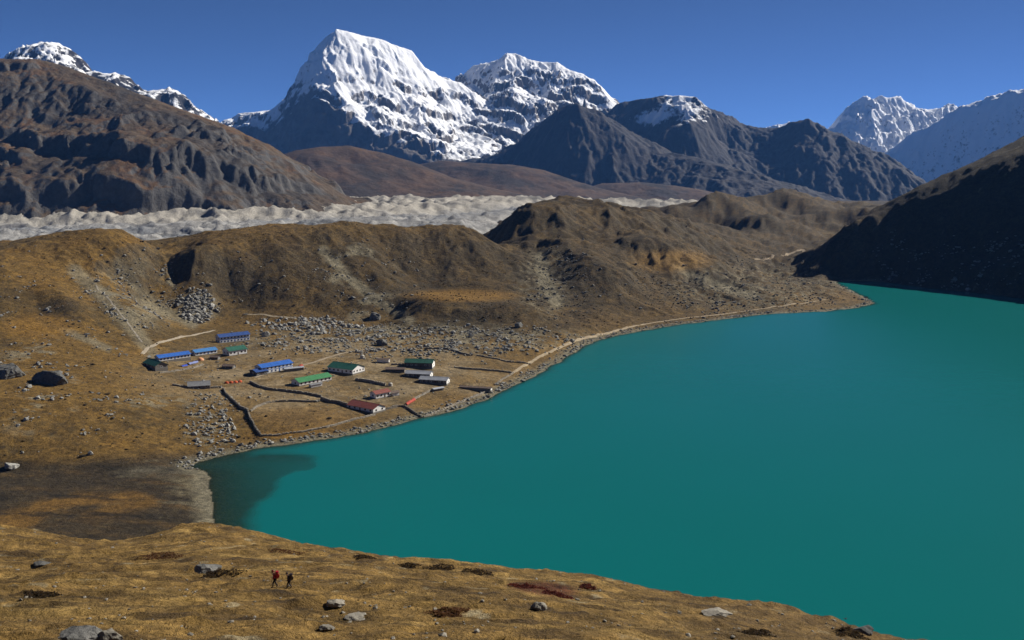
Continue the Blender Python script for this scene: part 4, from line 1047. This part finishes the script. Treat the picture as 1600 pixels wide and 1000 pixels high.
stone_wall('dark paddock wall right of the green lodge', [(710, 574), (730, 577), (760, 579), (800, 583)], 1.5)
stone_wall('short pale wall end turning toward the lake', [(802, 583), (786, 593), (773, 602)], 1.1)
stone_wall('curved dark wall behind the green lodge at the rubble edge', [(665, 545), (690, 545), (705, 547), (722, 553), (735, 556)], 1.5)
stone_wall('low wall in the grass near the shore trail', [(745, 556), (775, 561), (800, 566), (830, 570)], 1.2)
stone_wall('wall stub beside the small brown hut', [(612, 570), (630, 570), (648, 572)], 1.4)
stone_wall('field wall below the grey stone hut', [(270, 602), (290, 605), (318, 607), (348, 605)], 1.3)
stone_wall('wall around the yard of the long blue roof', [(250, 583), (275, 580), (300, 576), (318, 570)], 1.2)

# ------------------------------------------------------------------ buildings
def box(bm, x0, x1, y0, y1, z0, z1):
    vs = [bm.verts.new(c) for c in ((x0, y0, z0), (x1, y0, z0), (x1, y1, z0), (x0, y1, z0), (x0, y0, z1), (x1, y0, z1), (x1, y1, z1), (x0, y1, z1))]
    for f in ((3, 2, 1, 0), (4, 5, 6, 7), (0, 1, 5, 4), (1, 2, 6, 5), (2, 3, 7, 6), (3, 0, 4, 7)): bm.faces.new([vs[i] for i in f])
def prism(bm, poly, x0, x1):
    """extrude a (y, z) outline along x"""
    a = [bm.verts.new((x0, y, z)) for y, z in poly]; b = [bm.verts.new((x1, y, z)) for y, z in poly]
    n = len(poly)
    bm.faces.new(a[::-1]); bm.faces.new(b)
    for i in range(n): bm.faces.new((a[i], a[(i + 1) % n], b[(i + 1) % n], b[i]))
def bm_obj(name, bm, mat, parent=None):
    bmesh.ops.recalc_face_normals(bm, faces=bm.faces)
    me = bpy.data.meshes.new(name); bm.to_mesh(me); bm.free()
    return link(name, me, mat, parent)
MW = mat_plain('white_paint', (0.74, 0.72, 0.68), 0.8, 0.12, 0.5); MST = mat_plain('stone_masonry', (0.20, 0.18, 0.15), 0.9, 0.35, 2.0); MSTD = mat_plain('dark_masonry', (0.10, 0.092, 0.08), 0.9, 0.3, 2.0)
MBL = mat_plain('blue_paint', (0.05, 0.13, 0.36), 0.6, 0.1, 0.5); MGL = mat_plain('window_glass', (0.02, 0.025, 0.03), 0.1, 0.1, 0.5, 0.5); MWD = mat_plain('brown_wood', (0.09, 0.05, 0.03), 0.8, 0.2, 1.0)
def roofmat(nm, c): 
    m = NT(nm)
    wv = m.n('ShaderNodeTexWave'); wv.inputs['Scale'].default_value = 2.5; wv.inputs['Distortion'].default_value = 0.3
    tc = m.n('ShaderNodeTexCoord'); m.l(tc.outputs['Object'], wv.inputs['Vector'])
    k = m.math('MULTIPLY', m.rng(m.noise(0.35, 6, 0.7), 0.3, 0.7, 0.78, 1.15), m.rng(wv.outputs['Fac'], 0, 1, 0.94, 1.05))
    mul = m.n('ShaderNodeVectorMath', operation='SCALE'); mul.inputs[0].default_value = c; m.l(k, mul.inputs['Scale'])
    m.color(mul.outputs[0]); m.b.inputs['Roughness'].default_value = 0.5; m.b.inputs['Specular IOR Level'].default_value = 0.3
    m.bump(wv.outputs['Fac'], 0.05, 0.6)
    return m.m
RB = roofmat('roof_blue', (0.03, 0.12, 0.42)); RBL = roofmat('roof_pale_blue', (0.06, 0.19, 0.42)); RBD = roofmat('roof_dark_blue', (0.03, 0.07, 0.22)); RG = roofmat('roof_green', (0.05, 0.20, 0.075)); RGD = roofmat('roof_dark_green', (0.025, 0.105, 0.07)); RGY = roofmat('roof_grey', (0.34, 0.35, 0.37)); RR = roofmat('roof_red', (0.22, 0.065, 0.045)); RBR = roofmat('roof_brown', (0.14, 0.10, 0.075)); RST = roofmat('roof_slate', (0.20, 0.20, 0.20))
def _win():
    bm = bmesh.new(); w, h, t, d = 0.75, 0.62, 0.13, 0.09
    box(bm, -w, w, -d, 0.02, -h, -h + t); box(bm, -w, w, -d, 0.02, h - t, h); box(bm, -w, -w + t, -d, 0.02, -h + t, h - t); box(bm, w - t, w, -d, 0.02, -h + t, h - t)
    a = bpy.data.meshes.new('window'); bmesh.ops.recalc_face_normals(bm, faces=bm.faces); bm.to_mesh(a); bm.free()
    bm = bmesh.new(); box(bm, -w + t, w - t, -0.045, 0.01, -h + t, h - t)
    b = bpy.data.meshes.new('pane'); bmesh.ops.recalc_face_normals(bm, faces=bm.faces); bm.to_mesh(b); bm.free(); b.materials.append(MGL)
    return a, b
WINM, PANEM = _win()
WINS = {}
def window(par, x, y, z, ang, mat):
    if mat.name not in WINS:
        me = WINM.copy(); me.materials.append(mat); WINS[mat.name] = me
    o = bpy.data.objects.new('window', WINS[mat.name]); o.location = (x, y, z); o.rotation_euler = (0, 0, ang); o.parent = par; COL.objects.link(o)
    q = bpy.data.objects.new('pane', PANEM); q.parent = o; COL.objects.link(q)
def lodge(label, px, py, L, Wd, th, hw, hr, roof, wall, nwin=5, trim=None, name='lodge', endw=1, storeys=1, over=0.6, cat='building', band=None, chim=False, end=None):
    q = hit(px, py, 300); a = math.radians(th)
    c_, s_ = math.cos(a), math.sin(a)
    cs = [(q[0] + c_ * x - s_ * y, q[1] + s_ * x + c_ * y) for x in (-L / 2, L / 2) for y in (-Wd / 2, Wd / 2)]
    zz = [float(zg(*c)) for c in cs]; zl = max(sum(zz) / 4, max(zz) - 1.2)
    e = bpy.data.objects.new(name, None); e.location = (q[0], q[1], zl); e.rotation_euler = (0, 0, a); COL.objects.link(e)
    tag(e, label, cat, 'village buildings')
    lo = min(zz) - zl - 0.8
    bm = bmesh.new(); prism(bm, [(-Wd / 2, 0.1), (Wd / 2, 0.1), (Wd / 2, hw), (0, hw + hr), (-Wd / 2, hw)], -L / 2, L / 2); bm_obj('wall', bm, wall, e)
    bm = bmesh.new(); box(bm, -L / 2 - 0.15, L / 2 + 0.15, -Wd / 2 - 0.15, Wd / 2 + 0.15, lo, 0.35); bm_obj('plinth', bm, MST, e)
    k = hr / (Wd / 2); t = 0.16
    for sgn in (-1, 1):
        bm = bmesh.new(); ye = sgn * (Wd / 2 + over)
        prism(bm, [(0, hw + hr + 0.06), (ye, hw + hr + 0.06 - k * abs(ye)), (ye, hw + hr + 0.06 + t - k * abs(ye)), (0, hw + hr + 0.06 + t)], -L / 2 - over, L / 2 + over)
        r = bm_obj('roof', bm, roof, e)
        if sgn == -1:
            bm = bmesh.new(); prism(bm, [(-0.35, hw + hr + t - 0.02), (0, hw + hr + t + 0.16), (0.35, hw + hr + t - 0.02)], -L / 2 - over, L / 2 + over); bm_obj('ridge_cap', bm, roof, r)
    if band is not None:
        for sgn in (-1, 1):
            bm = bmesh.new(); y = sgn * (Wd / 2 + 0.02)
            box(bm, -L / 2, L / 2, y - 0.03, y + 0.03, hw * 0.48, hw * 0.58); bm_obj('band', bm, band, e)
    if end is not None:
        bm = bmesh.new(); prism(bm, [(-Wd / 2 + .02, 0.36), (Wd / 2 - .02, 0.36), (Wd / 2 - .02, hw), (0, hw + hr - .03), (-Wd / 2 + .02, hw)], L / 2 + 0.005, L / 2 + 0.04); bm_obj('gable', bm, end, e)
    trim = trim or MW
    for st in range(storeys):
        z = hw * (st + 0.55) / storeys
        for i in range(nwin):
            x = -L / 2 + L * (i + 0.5) / nwin
            if st == 0 and i == nwin // 2: continue
            window(e, x, -Wd / 2, z, 0, trim)
            window(e, x, Wd / 2, z, math.pi, trim)
        if endw:
            for i in range(endw):
                y = -Wd / 2 + Wd * (i + 0.5) / endw
                window(e, L / 2, y, z, math.pi / 2, trim); window(e, -L / 2, y, z, -math.pi / 2, trim)
    if nwin:
        x = -L / 2 + L * (nwin // 2 + 0.5) / nwin; hd = min(2.0, hw - 0.4)
        bm = bmesh.new(); box(bm, x - 0.5, x + 0.5, -Wd / 2 - 0.08, -Wd / 2 + 0.02, 0.36, 0.3 + hd); d_ = bm_obj('door', bm, MWD if trim is not MBL else MBL, e)
        bm = bmesh.new(); box(bm, x + 0.32, x + 0.40, -Wd / 2 - 0.14, -Wd / 2 - 0.08, 1.1, 1.2); bm_obj('handle', bm, MSTD, d_)
    if chim:
        bm = bmesh.new(); box(bm, L * 0.2, L * 0.2 + 0.7, -0.35, 0.35, hw + hr * 0.5, hw + hr + 1.2); box(bm, L * 0.2 - 0.08, L * 0.2 + 0.78, -0.43, 0.43, hw + hr + 1.2, hw + hr + 1.35); bm_obj('chimney', bm, MST, e)
    return e
lodge('two storey lodge with blue roof and white walls, highest in the village', 364, 534, 29, 9, 40, 5.6, 2.0, RBD, MW, 9, MBL, storeys=2, endw=2, band=MBL)
lodge('long low lodge with deep blue roof at the left end of the village', 270, 563, 27, 8, 45, 3.0, 1.7, RB, MW, 9, MBL)
lodge('low lodge with paler blue roof between the deep blue roof and the green roof', 319, 553, 20, 8, 45, 3.0, 1.7, RBL, MW, 6, MBL)
lodge('dark green roofed lodge, leftmost building of the village', 243, 574, 21, 10, -46, 2.5, 2.6, RGD, MST, 5)
lodge('green roofed lodge with white front just below the two storey blue lodge', 367, 553, 17, 11, 46, 4.2, 2.4, RGD, MW, 5, MWD, endw=2)
lodge('big lodge with bright blue roof and white front in the middle of the village', 428, 579, 29, 10, 48, 5.0, 1.9, RB, MW, 8, MBL, storeys=2, endw=2, band=MBL)
lodge('small dark blue roofed annex at the left end of the bright blue lodge', 404, 585, 10, 9, 48, 3.0, 1.5, RBD, MSTD, 3)
lodge('long lodge with bright grass green roof beside the stone wall', 487, 597, 30, 10, 48, 2.8, 2.2, RG, MW, 8, MWD)
lodge('wide lodge with dark green roof and white gable end behind the bright green one', 541, 580, 25, 15, -30, 3.6, 3.0, RGD, MW, 6, MWD, endw=4, chim=True)
lodge('teal green roofed lodge with white right end near the rubble belt', 656, 573, 23, 9, -9, 4.2, 2.2, RGD, MSTD, 6, end=MW)
lodge('grey metal roofed lodge, upper one of the joined pair', 655, 588, 20, 8, -12, 3.0, 1.7, RGY, MSTD, 5, end=MW)
lodge('grey metal roofed lodge, lower one of the joined pair with a pale end', 679, 598, 22, 8, -14, 3.0, 1.7, RGY, MSTD, 6, end=MW)
lodge('low brown roofed shed left of the grey roofed pair', 618, 580, 15, 6, -3, 2.2, 0.9, RBR, MSTD, 0, name='shed')
lodge('very long low stone shed ending in white at the lake side', 744, 609, 24, 4, -14, 2.0, 0.5, RBR, MST, 0, name='shed', endw=0, end=MW)
lodge('large red roofed lodge, nearest the lake', 572, 639, 25, 12, -36, 2.6, 2.3, RR, MW, 5, MWD, endw=2)
lodge('small red roofed lodge with white three window front', 594, 620, 13, 7, 45, 3.6, 1.6, RR, MW, 4, MWD)
lodge('tiny white walled hut right of the small red roof', 616, 618, 6, 4, 40, 2.6, 0.8, RBR, MW, 0, name='hut')
lodge('grey stone hut with grey roof below the village centre', 311, 605, 15, 8, 18, 2.0, 2.4, RST, MST, 3, name='hut')
lodge('small brown hut with a white end near the rubble', 599, 566, 10, 4, -5, 2.6, 0.6, RBR, MW, 0, name='hut')
lodge('white low shed in front of the bright green roof', 493, 604, 10, 3, 48, 2.0, 0.4, RST, MW, 0, name='shed')
lodge('grey shed right of the bright blue lodge', 459, 579, 15, 4, 30, 2.2, 0.5, RGY, MST, 0, name='shed')
lodge('low brown stone hut left of the bright blue lodge', 358, 575, 9, 6, -12, 2.0, 1.0, RBR, MSTD, 2, name='hut')
lodge('small dark hut below the green roofed lodge with white front', 336, 561, 7, 5, -10, 2.0, 0.9, RBR, MSTD, 1, name='hut')
lodge('narrow grey shed below the grey roofed pair', 684, 610, 9, 3, 40, 1.8, 0.4, RGY, MST, 0, name='shed')
# ------------------------------------------------------------------ tents, sheets, tank
def tent(label, px, py, mat, size=3.2, ang=0.3, grp='tents beside the village'):
    q = hit(px, py, 300)
    e = bpy.data.objects.new('tent', None); e.location = q; e.rotation_euler = (0, 0, ang); COL.objects.link(e); tag(e, label, 'tent', grp)
    bm = bmesh.new(); n, m_ = 12, 7
    rings = []
    for j in range(m_):
        t = j / (m_ - 1) * math.pi / 2
        rings.append([bm.verts.new((size / 2 * math.cos(t) ** 0.7 * math.cos(a) if j < m_ - 1 else 0.02 * math.cos(a), size / 2.4 * math.cos(t) ** 0.7 * math.sin(a) if j < m_ - 1 else 0.02 * math.sin(a), size * 0.5 * math.sin(t) - 0.1)) for a in [2 * math.pi * i / n for i in range(n)]])
    for j in range(m_ - 1):
        for i in range(n): bm.faces.new((rings[j][i], rings[j][(i + 1) % n], rings[j + 1][(i + 1) % n], rings[j + 1][i]))
    bm_obj('canopy', bm, mat, e)
    bm = bmesh.new(); s = size
    vs = [bm.verts.new(c) for c in ((s * .30, -s * .42, 0), (s * .62, -s * .12, 0), (s * .62, s * .12, 0), (s * .30, s * .42, 0), (s * .12, 0, s * .46), (s * .50, 0, s * .28))]
    for f in ((0, 1, 5, 4), (2, 3, 4, 5), (1, 2, 5)): bm.faces.new([vs[i] for i in f])
    bm_obj('porch', bm, mat, e)
    for k, ag in enumerate((0.8, 2.3, 3.9, 5.4)):
        bm = bmesh.new(); x, y = math.cos(ag) * s * .75, math.sin(ag) * s * .7
        v = [bm.verts.new(c) for c in ((x * .45, y * .45, s * .38), (x * .45 + .03, y * .45, s * .38), (x + .03, y, 0), (x, y, 0))]; bm.faces.new(v); bm_obj('guy_rope', bm, MW, e)
ORG = mat_plain('tent_orange', (0.42, 0.075, 0.02), 0.7, 0.15); BLU = mat_plain('sheet_blue', (0.03, 0.06, 0.32), 0.6, 0.2); SAL = mat_plain('sheet_salmon', (0.62, 0.30, 0.15), 0.7, 0.15); REDT = mat_plain('sheet_red', (0.33, 0.045, 0.025), 0.7, 0.2)
for i, (x, y) in enumerate(((354, 599), (361, 598.5), (368, 598), (375, 597))):
    tent(('leftmost', 'second from left', 'third from left', 'rightmost')[i] + ' of the four orange tents beside the stone wall', x, y, ORG, 3.4, 0.2 + 0.3 * i, 'row of orange tents')
tent('salmon orange tent in front of the pale blue roof', 313, 563, SAL, 5.0, 0.5)
def sheet(label, pts, mat, name='tarpaulin', h=1.0):
    """a cloth thrown over a low heap"""
    a, b = hit(*pts[0], 300), hit(*pts[1], 300)
    d = b - a; L = math.hypot(d[0], d[1]); u = d[:2] / L; v = np.array((-u[1], u[0]))
    s, t = np.meshgrid(np.linspace(0, L, 14), np.linspace(-1.4, 1.4, 8))
    X = a[0] + u[0] * s + v[0] * t; Y = a[1] + u[1] * s + v[1] * t
    Z = zg(X, Y) + h * np.clip(1.15 - np.abs(t / 1.4) ** 1.7, 0.05, 1) * (0.75 + 0.35 * fbm(s, t, 2.0, 3, int(pts[0][0]))) 
    o = link(name, grid_mesh(name, X - a[0], Y - a[1], Z - a[2]), mat, None, a)
    so_ = o.modifiers.new('thickness', 'SOLIDIFY'); so_.thickness = 0.05
    return tag(o, label, 'tarpaulin', 'coloured sheets in the village')
sheet('dark blue sheet in the yard of the long blue roof', ((283, 573), (292, 571)), BLU, h=1.3)
sheet('pale blue heap cover beside the dark blue sheet', ((294, 570), (308, 566)), mat_plain('sheet_pale_blue', (0.16, 0.19, 0.36), 0.7), h=1.8)
sheet('long red sheet laid over the wall right of the red roofs', ((634, 633), (647, 625)), REDT, h=1.9)
sheet('small red cloth by the grey shed near the bright blue lodge', ((467, 573), (472, 571)), REDT, h=1.2)
def tank(label, px, py, r, h):
    q = hit(px, py, 300)
    e = bpy.data.objects.new('water_tank', None); e.location = q; COL.objects.link(e); tag(e, label, 'tank')
    bm = bmesh.new(); n = 16; prof = [(r, -0.2), (r, h * 0.75), (r * 0.8, h * 0.9), (r * 0.3, h), (r * 0.02, h)]
    rg = [[bm.verts.new((p_ * math.cos(2 * math.pi * i / n), p_ * math.sin(2 * math.pi * i / n), z)) for i in range(n)] for p_, z in prof]
    for j in range(len(rg) - 1):
        for i in range(n): bm.faces.new((rg[j][i], rg[j][(i + 1) % n], rg[j + 1][(i + 1) % n], rg[j + 1][i]))
    bm_obj('shell', bm, mat_plain('tank_shell', (0.45, 0.42, 0.36), 0.7), e)
    bm = bmesh.new(); bmesh.ops.create_cone(bm, cap_ends=True, segments=12, radius1=r * .35, radius2=r * .35, depth=0.2)
    o = bm_obj('lid', bm, MST, e); o.location = (0, 0, h + 0.06)
tank('beige round tank beside the dark green roofed wide lodge', 566, 560, 1.8, 3.2)
tank('beige round tank at the end of the short dark yard wall', 610, 603, 1.6, 2.6)

# ------------------------------------------------------------------ the two hikers and two birds
def skin_mesh(name, nodes, edges, mat, parent, root=0, sub=2):
    """nodes: (x, y, z, radius); a continuous skin over the joints"""
    me = bpy.data.meshes.new(name); me.from_pydata([n[:3] for n in nodes], edges, [])
    o = link(name, me, mat, parent)
    md = o.modifiers.new('skin', 'SKIN'); md.use_smooth_shade = True
    sk = me.skin_vertices[0].data if me.skin_vertices else None
    if sk is None:
        me.attributes.new('x', 'FLOAT', 'POINT')
    for i, n in enumerate(nodes):
        r = n[3]; me.skin_vertices[0].data[i].radius = (r, r) if not isinstance(r, tuple) else r
        me.skin_vertices[0].data[i].use_root = (i == root)
    sb = o.modifiers.new('sub', 'SUBSURF'); sb.levels = sub; sb.render_levels = sub
    return o
SKINM = mat_plain('skin', (0.42, 0.24, 0.16), 0.6, 0.05); BOOT = mat_plain('boot_leather', (0.03, 0.025, 0.02), 0.7, 0.1)
def hiker(label, px, py, jacket, trousers, hat, hgt=1.75, face=math.pi, grp='hikers', stride=0.26, pole=False):
    q = hit(px, py, 40, 240); s = hgt / 1.75
    e = bpy.data.objects.new('person', None); e.location = (q[0], q[1], q[2] + 0.02); e.rotation_euler = (0, 0, face); e.scale = (s, s, s); COL.objects.link(e)
    tag(e, label, 'person', grp)
    # x is forward; joints of a walking figure leaning forward under a pack
    J = dict(pel=(0, 0, .92), wst=(.03, 0, 1.06), chs=(.09, 0, 1.28), nck=(.13, 0, 1.46), hd0=(.17, 0, 1.56), hd1=(.19, 0, 1.68),
             shl=(.09, .19, 1.40), ell=(.05, .27, 1.14), wrl=(.24, .26, .98), pml=(.29, .255, .95), shr=(.09, -.19, 1.40), elr=(.00, -.27, 1.13), wrr=(.16, -.27, .93), pmr=(.20, -.265, .88),
             hpl=(0, .10, .88), knl=(stride * .75, .10, .50), anl=(stride * .9, .10, .09), tol=(stride * .9 + .17, .10, .035), hpr=(0, -.10, .88), knr=(-stride * .1, -.10, .48), anr=(-stride, -.10, .12), tor=(-stride + .16, -.10, .035))
    R_ = dict(pel=.13, wst=.125, chs=.15, nck=.055, hd0=.085, hd1=.095, shl=.075, ell=.048, wrl=.034, pml=.042, shr=.075, elr=.048, wrr=.034, pmr=.042, hpl=.095, knl=.06, anl=.042, tol=.035, hpr=.095, knr=.06, anr=.042, tor=.035)
    E = [('pel', 'wst'), ('wst', 'chs'), ('chs', 'nck'), ('nck', 'hd0'), ('hd0', 'hd1'), ('chs', 'shl'), ('shl', 'ell'), ('ell', 'wrl'), ('wrl', 'pml'), ('chs', 'shr'), ('shr', 'elr'), ('elr', 'wrr'), ('wrr', 'pmr'),
         ('pel', 'hpl'), ('hpl', 'knl'), ('knl', 'anl'), ('anl', 'tol'), ('pel', 'hpr'), ('hpr', 'knr'), ('knr', 'anr'), ('anr', 'tor')]
    for sd, sg in (('l', 1), ('r', -1)):      # five fingers on each palm
        b = J['pm' + sd]
        for k, (dy, ln) in enumerate(((-.028, .045), (-.010, .055), (.008, .052), (.026, .04))):
            J[f'f{sd}{k}'] = (b[0] + .03, b[1] + dy, b[2] - .02); J[f'g{sd}{k}'] = (b[0] + .02, b[1] + dy, b[2] - .02 - ln)
            R_[f'f{sd}{k}'] = .010; R_[f'g{sd}{k}'] = .008; E += [('pm' + sd, f'f{sd}{k}'), (f'f{sd}{k}', f'g{sd}{k}')]
        J['th' + sd] = (b[0] + .035, b[1] - sg * .035, b[2] + .012); R_['th' + sd] = .010; E.append(('pm' + sd, 'th' + sd))
    def sub_fig(nm, keys, mat, grow):
        ks = [k for k in J if k in keys]; ix = {k: i for i, k in enumerate(ks)}
        skin_mesh(nm, [(*J[k], R_[k] * grow if k not in ('wrl', 'wrr', 'anl', 'anr') else R_[k] * grow * 1.15) for k in ks], [(ix[a], ix[b]) for a, b in E if a in ix and b in ix], mat, e, 0)
    sub_fig('body', set(J), SKINM, 1.0)
    sub_fig('jacket', {'pel', 'wst', 'chs', 'shl', 'ell', 'wrl', 'shr', 'elr', 'wrr'}, jacket, 1.22)
    sub_fig('trousers', {'pel', 'hpl', 'knl', 'anl', 'hpr', 'knr', 'anr'}, trousers, 1.2)
    for sd in 'lr': skin_mesh('boot', [(*J['an' + sd], .062), (J['to' + sd][0] + .02, J['to' + sd][1], .045, .052)], [(0, 1)], BOOT, e)
    hd = J['hd1']
    bm = bmesh.new(); bmesh.ops.create_uvsphere(bm, u_segments=12, v_segments=8, radius=.125)
    for v in bm.verts:
        if v.co.z < -.02: v.co.z = -.02 - .1 * (v.co.x < 0) * abs(v.co.x) / .125
    o = bm_obj('hat', bm, hat, e); o.location = (hd[0], hd[1], hd[2] + .035)
    bm = bmesh.new(); bmesh.ops.create_cone(bm, cap_ends=True, segments=5, radius1=.02, radius2=.006, depth=.04)
    o = bm_obj('nose', bm, SKINM, e); o.location = (hd[0] + .105, 0, hd[2] - .05); o.rotation_euler = (0, math.pi / 2, 0)
    for sg in (-1, 1):
        bm = bmesh.new(); bmesh.ops.create_icosphere(bm, subdivisions=1, radius=.014); o = bm_obj('eye', bm, BOOT, e); o.location = (hd[0] + .085, sg * .035, hd[2] - .02)
        bm = bmesh.new(); bmesh.ops.create_icosphere(bm, subdivisions=1, radius=.028); o = bm_obj('ear', bm, SKINM, e); o.location = (hd[0] - .005, sg * .098, hd[2] - .04); o.scale = (.8, .4, 1.2)
    bm = bmesh.new(); box(bm, hd[0] + .085, hd[0] + .10, -.025, .025, hd[2] - .098, hd[2] - .088); bm_obj('mouth', bm, REDT, e)
    return e, q, s, J
def pack(label, person, size, main, flap):
    e0, q, s, J = person
    e = bpy.data.objects.new('backpack', None); e.location = e0.location; e.rotation_euler = e0.rotation_euler; COL.objects.link(e); tag(e, label, 'backpack', 'backpacks worn by the hikers')
    w, d, h = size; cx = (J['chs'][0] - .15) * s - d / 2; cz = 1.24 * s
    def rb(nm, x0, x1, y0, y1, z0, z1, m, bev=.05):
        bm = bmesh.new(); box(bm, x0, x1, y0, y1, z0, z1); bmesh.ops.bevel(bm, geom=list(bm.edges), offset=bev, segments=2, affect='EDGES'); return bm_obj(nm, bm, m, e)
    rb('sack', cx - d / 2, cx + d / 2, -w / 2, w / 2, cz - h / 2, cz + h / 2, main, .07)
    rb('lid', cx - d / 2 - .02, cx + d / 2, -w / 2 - .01, w / 2 + .01, cz + h / 2 - .02, cz + h / 2 + .10, flap, .04)
    rb('pocket', cx - d / 2 - .08, cx - d / 2 + .02, -w / 3, w / 3, cz - h * .38, cz + h * .1, flap, .03)
    for sg in (-1, 1): rb('strap', cx + d / 2 - .02, cx + d / 2 + .30, sg * .13 - .025, sg * .13 + .025, cz + .14, cz + .17, flap, .008)
JR = mat_plain('jacket_red', (0.30, 0.012, 0.022), 0.7, 0.1); PR = mat_plain('pack_pink_red', (0.42, 0.05, 0.055), 0.7, 0.1); PW = mat_plain('pack_white', (0.6, 0.5, 0.48), 0.7, 0.1); DK = mat_plain('dark_cloth', (0.022, 0.018, 0.024), 0.8, 0.1); DB = mat_plain('brown_cloth', (0.075, 0.055, 0.045), 0.8, 0.1); HR = mat_plain('hat_dark_red', (0.12, 0.02, 0.015), 0.8, 0.1)
p1 = hiker('hiker in a red jacket leaning forward under a red pack', 430, 918, JR, DK, HR, 1.8, math.radians(195))
pack('red backpack on the red jacketed hiker', p1, (.42, .32, .66), PR, JR)
p2 = hiker('hiker in dark clothes walking behind the red jacketed one', 452, 920, DK, DK, DK, 1.68, math.radians(190))
pack('brown backpack on the dark clothed hiker', p2, (.38, .30, .58), DB, DK)
q = p1[1]
e = bpy.data.objects.new('trekking_pole', None); e.location = (q[0] - 0.42, q[1] + 0.05, q[2]); COL.objects.link(e); tag(e, 'thin dark trekking pole ahead of the red jacketed hiker', 'pole')
bm = bmesh.new(); bmesh.ops.create_cone(bm, cap_ends=True, segments=8, radius1=.012, radius2=.016, depth=1.05); o = bm_obj('shaft', bm, BOOT, e); o.location = (.04, 0, .5); o.rotation_euler = (0, .12, 0)
bm = bmesh.new(); bmesh.ops.create_cone(bm, cap_ends=True, segments=8, radius1=.024, radius2=.03, depth=.14); o = bm_obj('grip', bm, BOOT, e); o.location = (.105, 0, 1.04); o.rotation_euler = (0, .12, 0)
def bird(label, px, py, Y, yaw):
    e = bpy.data.objects.new('bird', None); e.location = P(px, py, Y); e.rotation_euler = (0.2, 0.1, yaw); COL.objects.link(e); tag(e, label, 'bird', 'birds over the lake')
    n = 10; prof = [(-.2, .004), (-.16, .02), (-.08, .05), (0, .058), (.09, .045), (.13, .032), (.16, .036), (.185, .025), (.21, .008), (.235, .002)]
    bm = bmesh.new(); rg = [[bm.verts.new((x, r * math.cos(2 * math.pi * i / n), r * math.sin(2 * math.pi * i / n))) for i in range(n)] for x, r in prof]
    for j in range(len(rg) - 1):
        for i in range(n): bm.faces.new((rg[j][i], rg[j][(i + 1) % n], rg[j + 1][(i + 1) % n], rg[j + 1][i]))
    bm.faces.new(rg[0]); bm.faces.new(rg[-1])
    bm_obj('body', bm, BOOT, e)
    for sg in (-1, 1):
        bm = bmesh.new(); o_ = [(.08, .03, .02), (.10, .2, .09), (.05, .40, .10), (-.04, .41, .09), (-.06, .22, .08), (-.07, .03, .015)]
        a = [bm.verts.new((x, y * sg, z + .008)) for x, y, z in o_]; b = [bm.verts.new((x, y * sg, z - .008)) for x, y, z in o_]
        bm.faces.new(a); bm.faces.new(b[::-1])
        for i in range(6): bm.faces.new((a[i], a[(i + 1) % 6], b[(i + 1) % 6], b[i]))
        bm_obj('wing', bm, BOOT, e)
    bm = bmesh.new(); prism(bm, [(-.03, 0.004), (.03, 0.004), (.03, -.008), (-.03, -.008)], -.32, -.17); bm_obj('tail', bm, BOOT, e)
bird('dark bird flying over the lake, the left one of two', 1246, 955, 150, 2.6)
bird('dark bird flying over the lake, the right one of two', 1321, 967, 145, 2.2)

# ------------------------------------------------------------------ air between the mountains
bm = bmesh.new(); box(bm, -15500, 16500, -300, 31500, -420, 1900)
m = bpy.data.materials.new('haze_air'); m.use_nodes = True; t = m.node_tree; t.nodes.clear()
vo = t.nodes.new('ShaderNodeVolumePrincipled'); vo.inputs['Color'].default_value = (0.15, 0.40, 1.0, 1); vo.inputs['Density'].default_value = 1.7e-5; vo.inputs['Anisotropy'].default_value = 0.0
ou = t.nodes.new('ShaderNodeOutputMaterial'); t.links.new(vo.outputs[0], ou.inputs['Volume'])
o = bm_obj('haze', bm, m)
tag(o, 'thin blue air veiling the far mountains', 'haze', kind='stuff')
